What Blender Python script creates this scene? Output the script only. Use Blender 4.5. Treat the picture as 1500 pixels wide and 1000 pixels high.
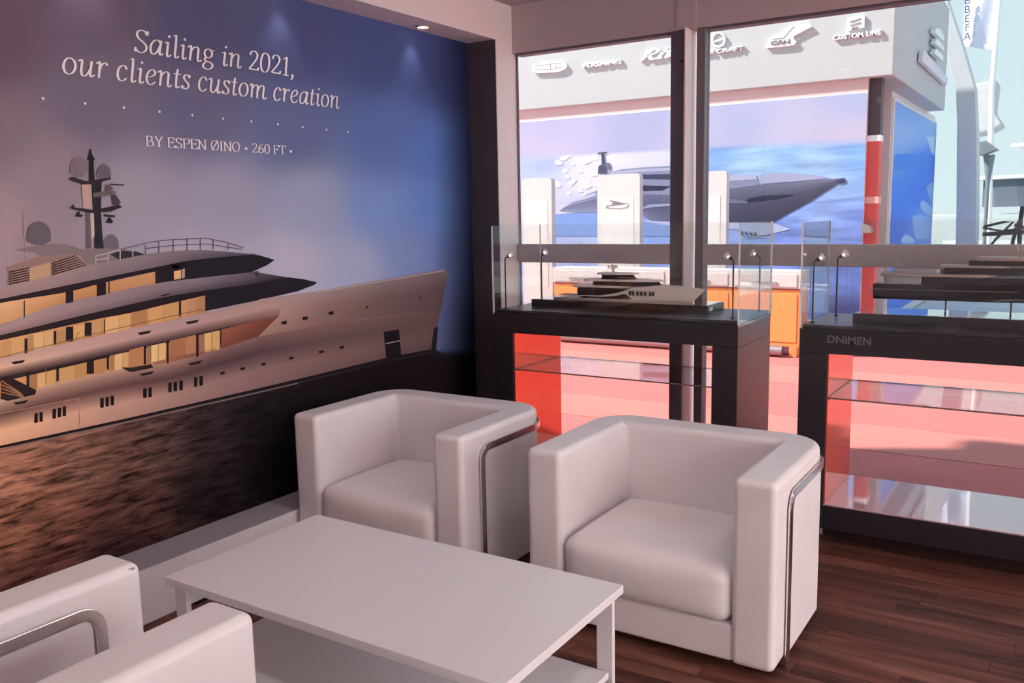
import bpy, bmesh, math, random
from mathutils import Vector, Matrix
from mathutils.geometry import tessellate_polygon

random.seed(7)
for o in list(bpy.data.objects):
    bpy.data.objects.remove(o)
SC = bpy.context.scene
COL = SC.collection

# ------------------------------------------------------------------ camera
PXC, PYC, FPX, EYE = 750.0, 500.0, 1281.0, 1.6
def _dir(x, y):
    return Vector((x - PXC, PYC - y, -FPX)).normalized()
_Y = _dir(1579, 297)
_X = -_dir(-1265, 355)
_X = (_X - _Y * _X.dot(_Y)).normalized()
_Z = _X.cross(_Y)
ROT = Matrix((_X, _Y, _Z))               # camera -> world
cam = bpy.data.cameras.new('camera')
cam.sensor_width = 36.0
cam.lens = 36.0 * FPX / 1500.0
cam.clip_end = 400
camo = bpy.data.objects.new('camera', cam)
COL.objects.link(camo)
camo.matrix_world = Matrix.Translation((0, 0, EYE)) @ ROT.to_4x4()
SC.camera = camo
def ray(x, y):
    return ROT @ Vector((x - PXC, PYC - y, -FPX))
def on_x(x, y, v):
    r = ray(x, y); return Vector((0, 0, EYE)) + r * (v / r.x)
def on_y(x, y, v):
    r = ray(x, y); return Vector((0, 0, EYE)) + r * (v / r.y)
def on_z(x, y, v):
    r = ray(x, y); return Vector((0, 0, EYE)) + r * ((v - EYE) / r.z)

# ------------------------------------------------------------------ world, sun, exposure
SC.view_settings.view_transform = 'Standard'
SC.view_settings.look = 'None'
SC.view_settings.gamma = 1.0
SC.view_settings.exposure = EXPOSURE = 1.05
SC.view_settings.use_curve_mapping = False
try:
    SC.cycles.transparent_max_bounces = 32
    SC.cycles.max_bounces = 10
    SC.cycles.diffuse_bounces = 6
except Exception:
    pass
SKY_STRENGTH = 1.18
SUN_STRENGTH = 8.5
world = bpy.data.worlds.new('sky_world')
SC.world = world
world.use_nodes = True
wn = world.node_tree.nodes; wl = world.node_tree.links
wn.clear()
wo = wn.new('ShaderNodeOutputWorld'); wb = wn.new('ShaderNodeBackground')
wt = wn.new('ShaderNodeTexCoord'); wsep = wn.new('ShaderNodeSeparateXYZ'); wr = wn.new('ShaderNodeValToRGB')
wr.color_ramp.elements[0].position = 0.0; wr.color_ramp.elements[0].color = (0.74, 0.93, 0.96, 1)
wr.color_ramp.elements[1].position = 0.9; wr.color_ramp.elements[1].color = (0.50, 0.74, 0.98, 1)
wl.new(wt.outputs['Generated'], wsep.inputs[0]); wl.new(wsep.outputs['Z'], wr.inputs[0])
wl.new(wr.outputs[0], wb.inputs['Color']); wb.inputs['Strength'].default_value = SKY_STRENGTH
wl.new(wb.outputs[0], wo.inputs['Surface'])
sun = bpy.data.lights.new('sun', 'SUN')
sun.energy = SUN_STRENGTH; sun.angle = math.radians(2.0); sun.color = (1.0, 0.95, 0.88)
suno = bpy.data.objects.new('sun', sun); COL.objects.link(suno)
suno.rotation_euler = Vector((0.65, 0.35, -0.68)).to_track_quat('-Z', 'Y').to_euler()
suno.location = (-6, -8, 12)

# ------------------------------------------------------------------ materials
def lin(r, g, b):
    f = lambda v: (v / 255 / 12.92) if v <= 10.31 else ((v / 255 + 0.055) / 1.055) ** 2.4
    return (f(r), f(g), f(b))
MATS = {}
def mat(name, rgb, rough=0.5, metal=0.0, bump=0.0, bscale=40.0, vary=0.0, vscale=6.0, spec=0.5, emit=None, estr=0.0, coat=0.0, stretch=None):
    if name in MATS: return MATS[name]
    m = bpy.data.materials.new(name); m.use_nodes = True
    nt = m.node_tree; p = nt.nodes['Principled BSDF']
    p.inputs['Base Color'].default_value = (*rgb, 1); p.inputs['Roughness'].default_value = rough
    p.inputs['Metallic'].default_value = metal; p.inputs['Specular IOR Level'].default_value = spec
    p.inputs['Coat Weight'].default_value = coat
    if emit: p.inputs['Emission Color'].default_value = (*emit, 1); p.inputs['Emission Strength'].default_value = estr
    tc = nt.nodes.new('ShaderNodeTexCoord'); mp = nt.nodes.new('ShaderNodeMapping')
    nt.links.new(tc.outputs['Object'], mp.inputs[0])
    if stretch: mp.inputs['Scale'].default_value = stretch
    if vary:
        n = nt.nodes.new('ShaderNodeTexNoise'); n.inputs['Scale'].default_value = vscale; n.inputs['Detail'].default_value = 5
        nt.links.new(mp.outputs[0], n.inputs['Vector'])
        r = nt.nodes.new('ShaderNodeMapRange'); r.inputs[1].default_value = 0.3; r.inputs[2].default_value = 0.7
        r.inputs[3].default_value = 1 - vary; r.inputs[4].default_value = 1 + vary
        nt.links.new(n.outputs['Fac'], r.inputs[0])
        mx = nt.nodes.new('ShaderNodeVectorMath'); mx.operation = 'SCALE'; mx.inputs[0].default_value = rgb
        nt.links.new(r.outputs[0], mx.inputs['Scale']); nt.links.new(mx.outputs[0], p.inputs['Base Color'])
    if bump:
        n = nt.nodes.new('ShaderNodeTexNoise'); n.inputs['Scale'].default_value = bscale; n.inputs['Detail'].default_value = 4
        nt.links.new(mp.outputs[0], n.inputs['Vector'])
        b = nt.nodes.new('ShaderNodeBump'); b.inputs['Strength'].default_value = bump; b.inputs['Distance'].default_value = 0.01
        nt.links.new(n.outputs['Fac'], b.inputs['Height']); nt.links.new(b.outputs[0], p.inputs['Normal'])
    MATS[name] = m
    return m
def glass_mat(name, tint, ior=1.45, haze=0.0):
    if name in MATS: return MATS[name]
    m = bpy.data.materials.new(name); m.use_nodes = True; nt = m.node_tree; nt.nodes.clear()
    out = nt.nodes.new('ShaderNodeOutputMaterial'); t = nt.nodes.new('ShaderNodeBsdfTransparent'); g = nt.nodes.new('ShaderNodeBsdfGlossy')
    t.inputs[0].default_value = (*tint, 1); g.inputs['Roughness'].default_value = 0.0
    lw = nt.nodes.new('ShaderNodeLayerWeight'); pw = nt.nodes.new('ShaderNodeMath'); pw.operation = 'POWER'; pw.inputs[1].default_value = 5.0
    f0 = ((ior - 1) / (ior + 1)) ** 2
    fr = nt.nodes.new('ShaderNodeMath'); fr.operation = 'MULTIPLY_ADD'; fr.inputs[1].default_value = 1 - f0; fr.inputs[2].default_value = f0
    nt.links.new(lw.outputs['Facing'], pw.inputs[0]); nt.links.new(pw.outputs[0], fr.inputs[0])
    mx = nt.nodes.new('ShaderNodeMixShader'); nt.links.new(fr.outputs[0], mx.inputs[0])
    if haze:
        d = nt.nodes.new('ShaderNodeBsdfDiffuse'); d.inputs[0].default_value = (0.85, 0.88, 0.88, 1)
        m2 = nt.nodes.new('ShaderNodeMixShader'); m2.inputs[0].default_value = haze
        nt.links.new(t.outputs[0], m2.inputs[1]); nt.links.new(d.outputs[0], m2.inputs[2]); nt.links.new(m2.outputs[0], mx.inputs[1])
    else:
        nt.links.new(t.outputs[0], mx.inputs[1])
    nt.links.new(g.outputs[0], mx.inputs[2]); nt.links.new(mx.outputs[0], out.inputs['Surface'])
    MATS[name] = m
    return m
def print_mat(name, rough=0.5, streak=0.0, sc=(1, 1, 1), spec=0.08):
    """flat print: the colour sits in a colour attribute; optional printed water streaks where its alpha is high"""
    if name in MATS: return MATS[name]
    m = bpy.data.materials.new(name); m.use_nodes = True; nt = m.node_tree; p = nt.nodes['Principled BSDF']
    a = nt.nodes.new('ShaderNodeAttribute'); a.attribute_name = 'ink'
    p.inputs['Roughness'].default_value = rough; p.inputs['Specular IOR Level'].default_value = spec
    if streak:
        tc = nt.nodes.new('ShaderNodeTexCoord'); mp = nt.nodes.new('ShaderNodeMapping'); mp.inputs['Scale'].default_value = sc
        nt.links.new(tc.outputs['Object'], mp.inputs[0])
        n = nt.nodes.new('ShaderNodeTexNoise'); n.inputs['Scale'].default_value = 1.0; n.inputs['Detail'].default_value = 7; n.inputs['Roughness'].default_value = 0.62
        n.inputs['Distortion'].default_value = 0.5
        nt.links.new(mp.outputs[0], n.inputs['Vector'])
        r = nt.nodes.new('ShaderNodeMapRange'); r.inputs[1].default_value = 0.35; r.inputs[2].default_value = 0.66
        r.inputs[3].default_value = 1 - streak; r.inputs[4].default_value = 1 + streak * 1.3
        nt.links.new(n.outputs['Fac'], r.inputs[0])
        mxv = nt.nodes.new('ShaderNodeMix'); mxv.data_type = 'FLOAT'
        nt.links.new(a.outputs['Alpha'], mxv.inputs['Factor']); mxv.inputs['A'].default_value = 1.0; nt.links.new(r.outputs[0], mxv.inputs['B'])
        s = nt.nodes.new('ShaderNodeVectorMath'); s.operation = 'SCALE'
        nt.links.new(a.outputs['Color'], s.inputs[0]); nt.links.new(mxv.outputs['Result'], s.inputs['Scale'])
        nt.links.new(s.outputs[0], p.inputs['Base Color'])
    else:
        nt.links.new(a.outputs['Color'], p.inputs['Base Color'])
    MATS[name] = m
    return m

# ------------------------------------------------------------------ mesh helpers
class MB:
    def __init__(s): s.v = []; s.f = []; s.c = None
    def add(s, vs, fs):
        n = len(s.v); s.v += [tuple(v) for v in vs]; s.f += [tuple(i + n for i in f) for f in fs]; return s
    def box(s, x0, x1, y0, y1, z0, z1):
        return s.add([(x0, y0, z0), (x1, y0, z0), (x1, y1, z0), (x0, y1, z0), (x0, y0, z1), (x1, y0, z1), (x1, y1, z1), (x0, y1, z1)],
                     [(0, 3, 2, 1), (4, 5, 6, 7), (0, 1, 5, 4), (1, 2, 6, 5), (2, 3, 7, 6), (3, 0, 4, 7)])
    def prism(s, poly, h0, h1, axis='z'):
        """polygon (2d list) extruded along an axis. z: (x,y); y: (x,z); x: (y,z)"""
        mk = {'z': lambda a, b, h: (a, b, h), 'y': lambda a, b, h: (a, h, b), 'x': lambda a, b, h: (h, a, b)}[axis]
        area = sum(poly[i][0] * poly[(i + 1) % len(poly)][1] - poly[(i + 1) % len(poly)][0] * poly[i][1] for i in range(len(poly)))
        p = list(poly) if area > 0 else list(poly)[::-1]
        if axis == 'y': p = p[::-1]
        n = len(p)
        return s.add([mk(a, b, h0) for a, b in p] + [mk(a, b, h1) for a, b in p],
                     [tuple(range(n))[::-1], tuple(range(n, 2 * n))] + [(i, (i + 1) % n, (i + 1) % n + n, i + n) for i in range(n)])
    def tube(s, pts, r, seg=8, closed=False):
        pts = [Vector(p) for p in pts]; n = len(pts); rr = r if isinstance(r, (list, tuple)) else [r] * n
        vs = []; fs = []
        t0 = (pts[1] - pts[0]).normalized()
        up = Vector((0, 0, 1)) if abs(t0.z) < 0.9 else Vector((1, 0, 0))
        for i in range(n):
            a = pts[i - 1] if (i > 0 or closed) else pts[i]; b = pts[(i + 1) % n] if (i < n - 1 or closed) else pts[i]
            t = (b - a).normalized(); u = t.cross(up)
            u = u.normalized() if u.length > 1e-6 else Vector((1, 0, 0))
            up = u.cross(t).normalized(); w = up
            for k in range(seg):
                an = 2 * math.pi * k / seg
                vs.append(pts[i] + (u * math.cos(an) + w * math.sin(an)) * rr[i])
        m = n if closed else n - 1
        for i in range(m):
            for k in range(seg):
                fs.append((i * seg + k, i * seg + (k + 1) % seg, ((i + 1) % n) * seg + (k + 1) % seg, ((i + 1) % n) * seg + k))
        if not closed: fs += [tuple(range(seg))[::-1], tuple(range((n - 1) * seg, n * seg))]
        return s.add(vs, fs)
    def lathe(s, prof, c=(0, 0, 0), seg=20):
        vs = []; fs = []; n = len(prof)
        for r, z in prof:
            for k in range(seg):
                a = 2 * math.pi * k / seg; vs.append((c[0] + r * math.cos(a), c[1] + r * math.sin(a), c[2] + z))
        for i in range(n - 1):
            for k in range(seg): fs.append((i * seg + k, i * seg + (k + 1) % seg, (i + 1) * seg + (k + 1) % seg, (i + 1) * seg + k))
        fs += [tuple(range(seg))[::-1], tuple(range((n - 1) * seg, n * seg))]
        return s.add(vs, fs)
    def build(s, name, m, parent=None, bevel=0, seg=3, smooth=False, ang=35, weld=False):
        me = bpy.data.meshes.new(name); me.from_pydata(s.v, [], s.f)
        if weld or bevel:
            bm = bmesh.new(); bm.from_mesh(me)
            if weld: bmesh.ops.remove_doubles(bm, verts=bm.verts, dist=1e-5)
            bmesh.ops.recalc_face_normals(bm, faces=bm.faces)
            if bevel:
                es = [e for e in bm.edges if len(e.link_faces) == 2 and e.calc_face_angle(0) > math.radians(ang)]
                bmesh.ops.bevel(bm, geom=es, offset=bevel, segments=seg, profile=0.5, affect='EDGES', clamp_overlap=True)
            bm.to_mesh(me); bm.free()
        for mm in (m if isinstance(m, (list, tuple)) else [m]): me.materials.append(mm)
        o = bpy.data.objects.new(name, me); COL.objects.link(o)
        if smooth or (bevel and seg > 1):
            for p in me.polygons: p.use_smooth = True
            me.set_sharp_from_angle(angle=math.radians(40))
            if bevel:
                w = o.modifiers.new('normals', 'WEIGHTED_NORMAL'); w.keep_sharp = True
        if parent is not None: o.parent = parent
        return o
def empty(name, loc=(0, 0, 0), rz=0.0):
    o = bpy.data.objects.new(name, None); COL.objects.link(o); o.location = loc; o.rotation_euler = (0, 0, rz); o.empty_display_size = 0.1
    return o
def tag(o, label=None, cat=None, group=None, kind=None):
    if label: o['label'] = label
    if cat: o['category'] = cat
    if group: o['group'] = group
    if kind: o['kind'] = kind
    return o
def copy_tree(o, parent=None):
    c = o.copy(); COL.objects.link(c); c.parent = parent
    for ch in list(o.children): copy_tree(ch, c)
    return c
def catmull(pts, n=6, closed=False):
    P = [Vector(p) for p in pts]; out = []; m = len(P)
    rng = range(m) if closed else range(m - 1)
    for i in rng:
        p1, p2 = P[i], P[(i + 1) % m]
        p0 = P[i - 1] if (i > 0 or closed) else p1 * 2 - p2
        p3 = P[(i + 2) % m] if (i + 2 < m or closed) else p2 * 2 - p1
        for k in range(n):
            t = k / n
            out.append(0.5 * ((2 * p1) + (p2 - p0) * t + (2 * p0 - 5 * p1 + 4 * p2 - p3) * t * t + (3 * p1 - p0 - 3 * p2 + p3) * t ** 3))
    if not closed: out.append(P[-1])
    return out
def text_mesh(txt, size, depth, fat=0.0):
    cu = bpy.data.curves.new('t', 'FONT'); cu.body = txt; cu.size = size; cu.extrude = depth; cu.align_x = 'CENTER'; cu.offset = fat
    o = bpy.data.objects.new('t', cu); COL.objects.link(o)
    bpy.context.view_layer.update()
    me = bpy.data.meshes.new_from_object(o.evaluated_get(bpy.context.evaluated_depsgraph_get()))
    bpy.data.objects.remove(o); bpy.data.curves.remove(cu)
    return me
def mesh_obj(name, me, m, parent=None):
    me.name = name; me.materials.clear(); me.materials.append(m)
    o = bpy.data.objects.new(name, me); COL.objects.link(o)
    if parent is not None: o.parent = parent
    return o

# ------------------------------------------------------------------ print helpers (flat prints on a wall plane)
class Print:
    """printed picture on a plane x = v or y = v; shapes given by photograph pixels, laid on the real plane"""
    def __init__(s, axis, v, sign, parent, material, gain, base=0.0, step=0.0005):
        s.axis, s.v, s.sign, s.parent, s.m, s.gain, s.base = axis, v, sign, parent, material, gain, base
        s.step = step
        s.gain = gain if isinstance(gain, (tuple, list)) else (gain,) * 3
    def pt(s, p, layer):
        f = on_x if s.axis == 'x' else on_y
        q = f(p[0], p[1], s.v)
        off = s.sign * (s.base + s.step * layer)
        return (q.x + off, q.y, q.z) if s.axis == 'x' else (q.x, q.y + off, q.z)
    def ink(s, c):
        l = lin(*c[:3]); return tuple(min(0.92, l[i] * s.gain[i]) for i in range(3)) + ((c[3] if len(c) > 3 else 0.0),)
    def mesh(s, name, vs, fs, cols, parent=None, m=None):
        me = bpy.data.meshes.new(name); me.from_pydata([tuple(v) for v in vs], [], fs)
        at = me.color_attributes.new('ink', 'FLOAT_COLOR', 'POINT')
        for i, c in enumerate(cols): at.data[i].color = c
        me.materials.append(m or s.m)
        o = bpy.data.objects.new(name, me); COL.objects.link(o); o.parent = parent or s.parent
        return o
    def strip(s, name, top, bot, rows, layer=1, n=40, parent=None, smooth=True, k=1.0):
        """band between two pixel polylines; rows = list of colour lists from top to bottom"""
        def res(pl, k):
            P = [Vector((a, b, 0)) for a, b in pl]
            if smooth and len(P) > 2: P = catmull(P, 8)
            d = [0]
            for i in range(1, len(P)): d.append(d[-1] + (P[i] - P[i - 1]).length)
            out = []
            for j in range(k + 1):
                t = d[-1] * j / k; i = 1
                while i < len(d) - 1 and d[i] < t: i += 1
                u = (t - d[i - 1]) / max(1e-9, d[i] - d[i - 1]); out.append(P[i - 1].lerp(P[i], u))
            return out
        T, B = res(top, n), res(bot, n); R = max(2, (len(rows) - 1) * 4) if len(rows) > 1 else 1
        rows = [[tuple(min(255, v * k) for v in c) for c in r] for r in rows]
        def samp(row, t):
            k = t * (len(row) - 1); i = min(int(k), len(row) - 2) if len(row) > 1 else 0
            if len(row) == 1: return row[0]
            u = k - i; a, b = row[i], row[i + 1]
            return tuple(a[q] * (1 - u) + b[q] * u for q in range(len(a)))
        vs, cs, fs = [], [], []
        for r in range(R + 1):
            v = r / R
            for j in range(n + 1):
                p = T[j].lerp(B[j], v); vs.append(s.pt((p.x, p.y), layer))
                k = v * (len(rows) - 1); i = min(int(k), max(0, len(rows) - 2)); u = k - i
                a = samp(rows[i], j / n); b = samp(rows[min(i + 1, len(rows) - 1)], j / n)
                cs.append(s.ink(tuple(a[q] * (1 - u) + b[q] * u for q in range(len(a)))))
        for r in range(R):
            for j in range(n):
                a = r * (n + 1) + j; fs.append((a, a + n + 1, a + n + 2, a + 1))
        return s.mesh(name, vs, fs, cs, parent)
    def polys(s, name, polys, col, layer=2, parent=None):
        out = None
        for k_, item in enumerate(polys):        # every printed shape is a part of its own
            vs, fs, cs = [], [], []
            pl, c = item if (len(item) == 2 and isinstance(item[0], list)) else (item, col)
            n = len(vs); vs += [s.pt(p, layer + 0.06 * k_) for p in pl]; cs += [s.ink(c)] * len(pl)
            for t in tessellate_polygon([[Vector((a, b, 0)) for a, b in pl]]): fs.append(tuple(n + i for i in t))
            out = s.mesh(name, vs, fs, cs, parent)
        return out
    def lines(s, name, lines, col, w=1.0, layer=3, parent=None):
        for k_, l in enumerate(lines):           # one mitred ribbon for each line
            up, dn = [], []
            for i, p in enumerate(l):
                a, b = l[max(0, i - 1)], l[min(len(l) - 1, i + 1)]
                d = Vector((b[0] - a[0], b[1] - a[1])); nn = Vector((-d.y, d.x)).normalized() * w / 2
                up.append((p[0] + nn.x, p[1] + nn.y)); dn.append((p[0] - nn.x, p[1] - nn.y))
            n = len(l)
            s.mesh(name, [s.pt(p, layer + 0.06 * k_) for p in up + dn], [(i, i + 1, n + i + 1, n + i) for i in range(n - 1)], [s.ink(col)] * (2 * n), parent)
def blend(ctrl, x, y, p=2.0):
    """smooth mix of colour samples"""
    W = 0; C = [0, 0, 0, 0]
    for (cx, cy, c) in ctrl:
        w = 1 / ((cx - x) ** 2 + (cy - y) ** 2 + 900) ** p; W += w
        for i in range(4): C[i] += w * (c[i] if i < len(c) else 0)
    return tuple(v / W for v in C)

# ------------------------------------------------------------------ pen-drawn serif letters
GL = {
 'S': (.47, [('s', [(.40,.58),(.33,.68),(.22,.70),(.11,.64),(.09,.52),(.16,.42),(.29,.33),(.39,.23),(.39,.10),(.29,.01),(.17,0),(.06,.08)]), ('l', [(.40,.56),(.43,.70)]), ('l', [(.03,0),(.06,.14)])]),
 'a': (.49, [('s', [(.37,.40),(.29,.48),(.17,.44),(.08,.31),(.06,.14),(.11,.02),(.20,.02),(.29,.12),(.36,.30)]), ('s', [(.40,.48),(.37,.28),(.36,.10),(.39,.01),(.48,.07)])]),
 'i': (.27, [('l', [(.02,.43),(.13,.48)]), ('s', [(.13,.48),(.12,.28),(.11,.08),(.15,.0),(.25,.07)]), ('d', (.16,.66,.045))]),
 'l': (.26, [('l', [(.02,.70),(.13,.75)]), ('s', [(.13,.75),(.12,.4),(.11,.08),(.15,.0),(.25,.07)])]),
 'n': (.53, [('s', [(.01,.42),(.08,.48),(.12,.44),(.10,.0)]), ('s', [(.10,.25),(.19,.41),(.30,.48),(.38,.42),(.37,.22),(.37,.05),(.42,0),(.51,.07)])]),
 'm': (.78, [('s', [(.01,.42),(.08,.48),(.12,.44),(.10,.0)]), ('s', [(.10,.25),(.18,.41),(.28,.48),(.35,.42),(.34,.2),(.34,.0)]), ('s', [(.34,.25),(.43,.41),(.53,.48),(.61,.42),(.60,.2),(.60,.05),(.66,0),(.75,.07)])]),
 'u': (.53, [('s', [(.01,.42),(.08,.48),(.12,.43),(.10,.18),(.12,.04),(.20,.0),(.29,.08),(.37,.24)]), ('s', [(.40,.48),(.38,.25),(.37,.07),(.41,0),(.50,.07)])]),
 'r': (.37, [('s', [(.01,.42),(.08,.48),(.12,.44),(.10,.0)]), ('s', [(.10,.22),(.17,.40),(.27,.48),(.34,.45)]), ('d', (.33,.43,.035))]),
 'c': (.41, [('s', [(.34,.39),(.29,.47),(.20,.48),(.10,.38),(.06,.20),(.11,.04),(.22,0),(.35,.10)]), ('d', (.33,.40,.035))]),
 'e': (.42, [('s', [(.07,.22),(.22,.26),(.34,.36),(.31,.46),(.22,.48),(.11,.38),(.06,.20),(.11,.04),(.22,0),(.36,.10)])]),
 'o': (.46, [('c', [(.23,.48),(.11,.41),(.05,.24),(.09,.07),(.20,0),(.33,.07),(.39,.24),(.35,.41)])]),
 't': (.31, [('s', [(.17,.62),(.14,.4),(.12,.1),(.16,0),(.28,.07)]), ('l', [(.03,.46),(.29,.46)])]),
 's': (.35, [('s', [(.28,.40),(.23,.47),(.14,.47),(.09,.38),(.15,.28),(.25,.19),(.26,.07),(.17,0),(.05,.06)]), ('l', [(.28,.38),(.30,.48)]), ('l', [(.03,0),(.05,.11)])]),
 'g': (.46, [('c', [(.21,.48),(.11,.43),(.08,.33),(.12,.22),(.21,.18),(.31,.23),(.35,.34),(.31,.44)]), ('s', [(.14,.20),(.09,.12),(.15,.06),(.30,.03),(.38,-.04),(.35,-.15),(.23,-.21),(.10,-.19),(.04,-.11),(.08,-.02),(.17,.05)]), ('l', [(.31,.44),(.44,.47)])]),
 'v': (.42, [('s', [(.01,.42),(.08,.48),(.12,.38),(.18,.02),(.30,.20),(.40,.48)])]),
 '2': (.46, [('s', [(.07,.54),(.12,.66),(.23,.70),(.34,.64),(.36,.51),(.28,.34),(.05,.04)]), ('l', [(.05,.03),(.40,.03)]), ('l', [(.05,.045),(.40,.045)]), ('l', [(.40,.02),(.43,.14)])]),
 '0': (.47, [('c', [(.23,.70),(.12,.62),(.06,.36),(.10,.09),(.22,0),(.35,.08),(.41,.34),(.37,.61)])]),
 '1': (.40, [('l', [(.07,.60),(.22,.69)]), ('l', [(.22,.70),(.20,0)]), ('l', [(.08,.012),(.33,.012)])]),
 '6': (.46, [('s', [(.37,.67),(.22,.62),(.10,.42),(.07,.18),(.13,.03),(.24,0),(.36,.09),(.38,.26),(.29,.39),(.17,.36),(.08,.22)])]),
 ',': (.20, [('s', [(.08,.08),(.12,.01),(.05,-.13)]), ('d', (.09,.04,.045))]),
 'B': (.52, [('l', [(.10,.69),(.10,0)]), ('s', [(.03,.69),(.25,.69),(.38,.61),(.37,.43),(.25,.36),(.10,.36)]), ('s', [(.25,.36),(.42,.30),(.44,.10),(.28,.012),(.03,.012)])]),
 'Y': (.53, [('l', [(.08,.69),(.27,.33)]), ('l', [(.47,.69),(.27,.33)]), ('l', [(.27,.34),(.27,0)]), ('l', [(.01,.69),(.17,.69)]), ('l', [(.38,.69),(.54,.69)]), ('l', [(.18,.012),(.36,.012)])]),
 'E': (.48, [('l', [(.10,.69),(.10,0)]), ('l', [(.03,.685),(.41,.685)]), ('l', [(.03,.012),(.43,.012)]), ('l', [(.10,.36),(.33,.36)]), ('l', [(.41,.70),(.42,.56)]), ('l', [(.43,.0),(.45,.15)]), ('l', [(.33,.29),(.33,.43)])]),
 'P': (.49, [('l', [(.10,.69),(.10,0)]), ('s', [(.03,.69),(.27,.69),(.42,.61),(.42,.42),(.28,.32),(.10,.32)]), ('l', [(.02,.012),(.21,.012)])]),
 'N': (.60, [('l', [(.10,.69),(.10,0)]), ('l', [(.08,.69),(.49,.0)]), ('l', [(.50,.69),(.50,0)]), ('l', [(.01,.69),(.12,.69)]), ('l', [(.41,.69),(.58,.69)]), ('l', [(.02,.012),(.19,.012)])]),
 'O': (.60, [('c', [(.30,.70),(.14,.62),(.06,.35),(.14,.08),(.30,0),(.46,.08),(.54,.35),(.46,.62)])]),
 'Q': (.60, [('c', [(.30,.70),(.14,.62),(.06,.35),(.14,.08),(.30,0),(.46,.08),(.54,.35),(.46,.62)]), ('l', [(.10,-.04),(.50,.74)])]),
 'I': (.27, [('l', [(.13,.69),(.13,0)]), ('l', [(.04,.69),(.22,.69)]), ('l', [(.04,.012),(.22,.012)])]),
 'F': (.46, [('l', [(.10,.69),(.10,0)]), ('l', [(.03,.685),(.40,.685)]), ('l', [(.10,.36),(.32,.36)]), ('l', [(.02,.012),(.20,.012)]), ('l', [(.40,.70),(.41,.56)]), ('l', [(.32,.29),(.32,.43)])]),
 'T': (.52, [('l', [(.26,.69),(.26,0)]), ('l', [(.03,.685),(.49,.685)]), ('l', [(.16,.012),(.36,.012)]), ('l', [(.03,.70),(.02,.56)]), ('l', [(.49,.70),(.50,.56)])]),
 '*': (.36, [('d', (.18,.27,.105))]), ' ': (.24, []),
 'R': (.62, [('s', [(.16,.66),(.13,.30),(.04,.0)]), ('s', [(-.02,.50),(.10,.66),(.34,.70),(.46,.58),(.36,.40),(.14,.34)]), ('s', [(.22,.36),(.34,.14),(.46,.0),(.60,.08)])]),
}
def pen_text(txt, thick=.078, thin=.026, slant=0.12, kern=0.0):
    """returns (list of quads/polys in em units, total advance)"""
    polys = []; x = 0.0; pen_text.letters = []; pen_text.stroke = []
    def tr(p, x0): return (x0 + p[0] + slant * p[1], p[1])
    for ch in txt:
        adv, strokes = GL[ch]; first = len(polys)
        for k_, (kind, d) in enumerate(strokes):
            if kind == 'd':
                cx, cy, r = d
                polys.append([tr((cx + r * math.cos(a * math.pi / 5), cy + r * math.sin(a * math.pi / 5)), x) for a in range(10)]); pen_text.stroke.append(k_)
                continue
            pts = [Vector((a, b, 0)) for a, b in d]
            if kind in 'sc': pts = catmull(pts, 5, kind == 'c')
            if kind == 'c': pts.append(pts[0])
            L, R = [], []
            for i, p in enumerate(pts):
                if kind == 'c': a, b = pts[i - 1 if i > 0 else -2], pts[i + 1 if i < len(pts) - 1 else 1]
                else: a, b = pts[max(0, i - 1)], pts[min(len(pts) - 1, i + 1)]
                t = (b - a).normalized(); th = math.atan2(t.y, t.x)
                w = thin + (thick - thin) * abs(math.sin(th - math.radians(8))) ** 1.5
                nn = Vector((-t.y, t.x, 0)) * w / 2
                L.append(tr((p + nn).to_2d(), x)); R.append(tr((p - nn).to_2d(), x))
            for i in range(len(pts) - 1): polys.append([R[i], R[i + 1], L[i + 1], L[i]]); pen_text.stroke.append(k_)
        x += adv + kern
        pen_text.letters.append((first, len(polys)))
    return polys, x - kern
def project(P):
    c = ROT.transposed() @ (Vector(P) - Vector((0, 0, EYE)))
    return (PXC + FPX * c.x / -c.z, PYC - FPX * c.y / -c.z) if c.z < -0.05 else (1e6, 1e6)

# ================================================================== the room
XL, XM, YJ, YW = -3.05, -3.26, 4.625, 4.85       # left wall face, mural plane, niche end, window plane
ZB, ZC, ZLEDGE, XR, YR = 2.657, 2.883, 0.227, 3.2, -2.2
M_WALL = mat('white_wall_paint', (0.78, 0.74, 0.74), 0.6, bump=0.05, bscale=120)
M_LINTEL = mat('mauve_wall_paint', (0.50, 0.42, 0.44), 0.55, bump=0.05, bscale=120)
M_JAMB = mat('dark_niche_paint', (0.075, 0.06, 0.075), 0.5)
M_FRAME = mat('grey_aluminium', (0.15, 0.14, 0.165), 0.45, metal=0.0)
M_RAIL = mat('grey_rail_aluminium', (0.46, 0.42, 0.44), 0.4)
M_STRIPW = mat('white_frame_strip', (0.80, 0.72, 0.70), 0.45)
M_DARKWOOD = mat('dark_joint', (0.018, 0.012, 0.012), 0.8)
M_WINGLASS = glass_mat('tinted_window_glass', (0.63, 0.63, 0.63), 1.35)
M_WHITE = mat('white_leather', (0.80, 0.77, 0.78), 0.42, bump=0.10, bscale=11, vary=0.03, vscale=5)
M_LAM = mat('white_laminate', (0.79, 0.77, 0.79), 0.35)
M_CHROME = mat('chrome', (0.82, 0.79, 0.79), 0.22, metal=1.0)
M_BLACK = mat('black_satin_lacquer', (0.018, 0.015, 0.020), 0.34, spec=0.62, bump=0.02, bscale=200)

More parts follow.
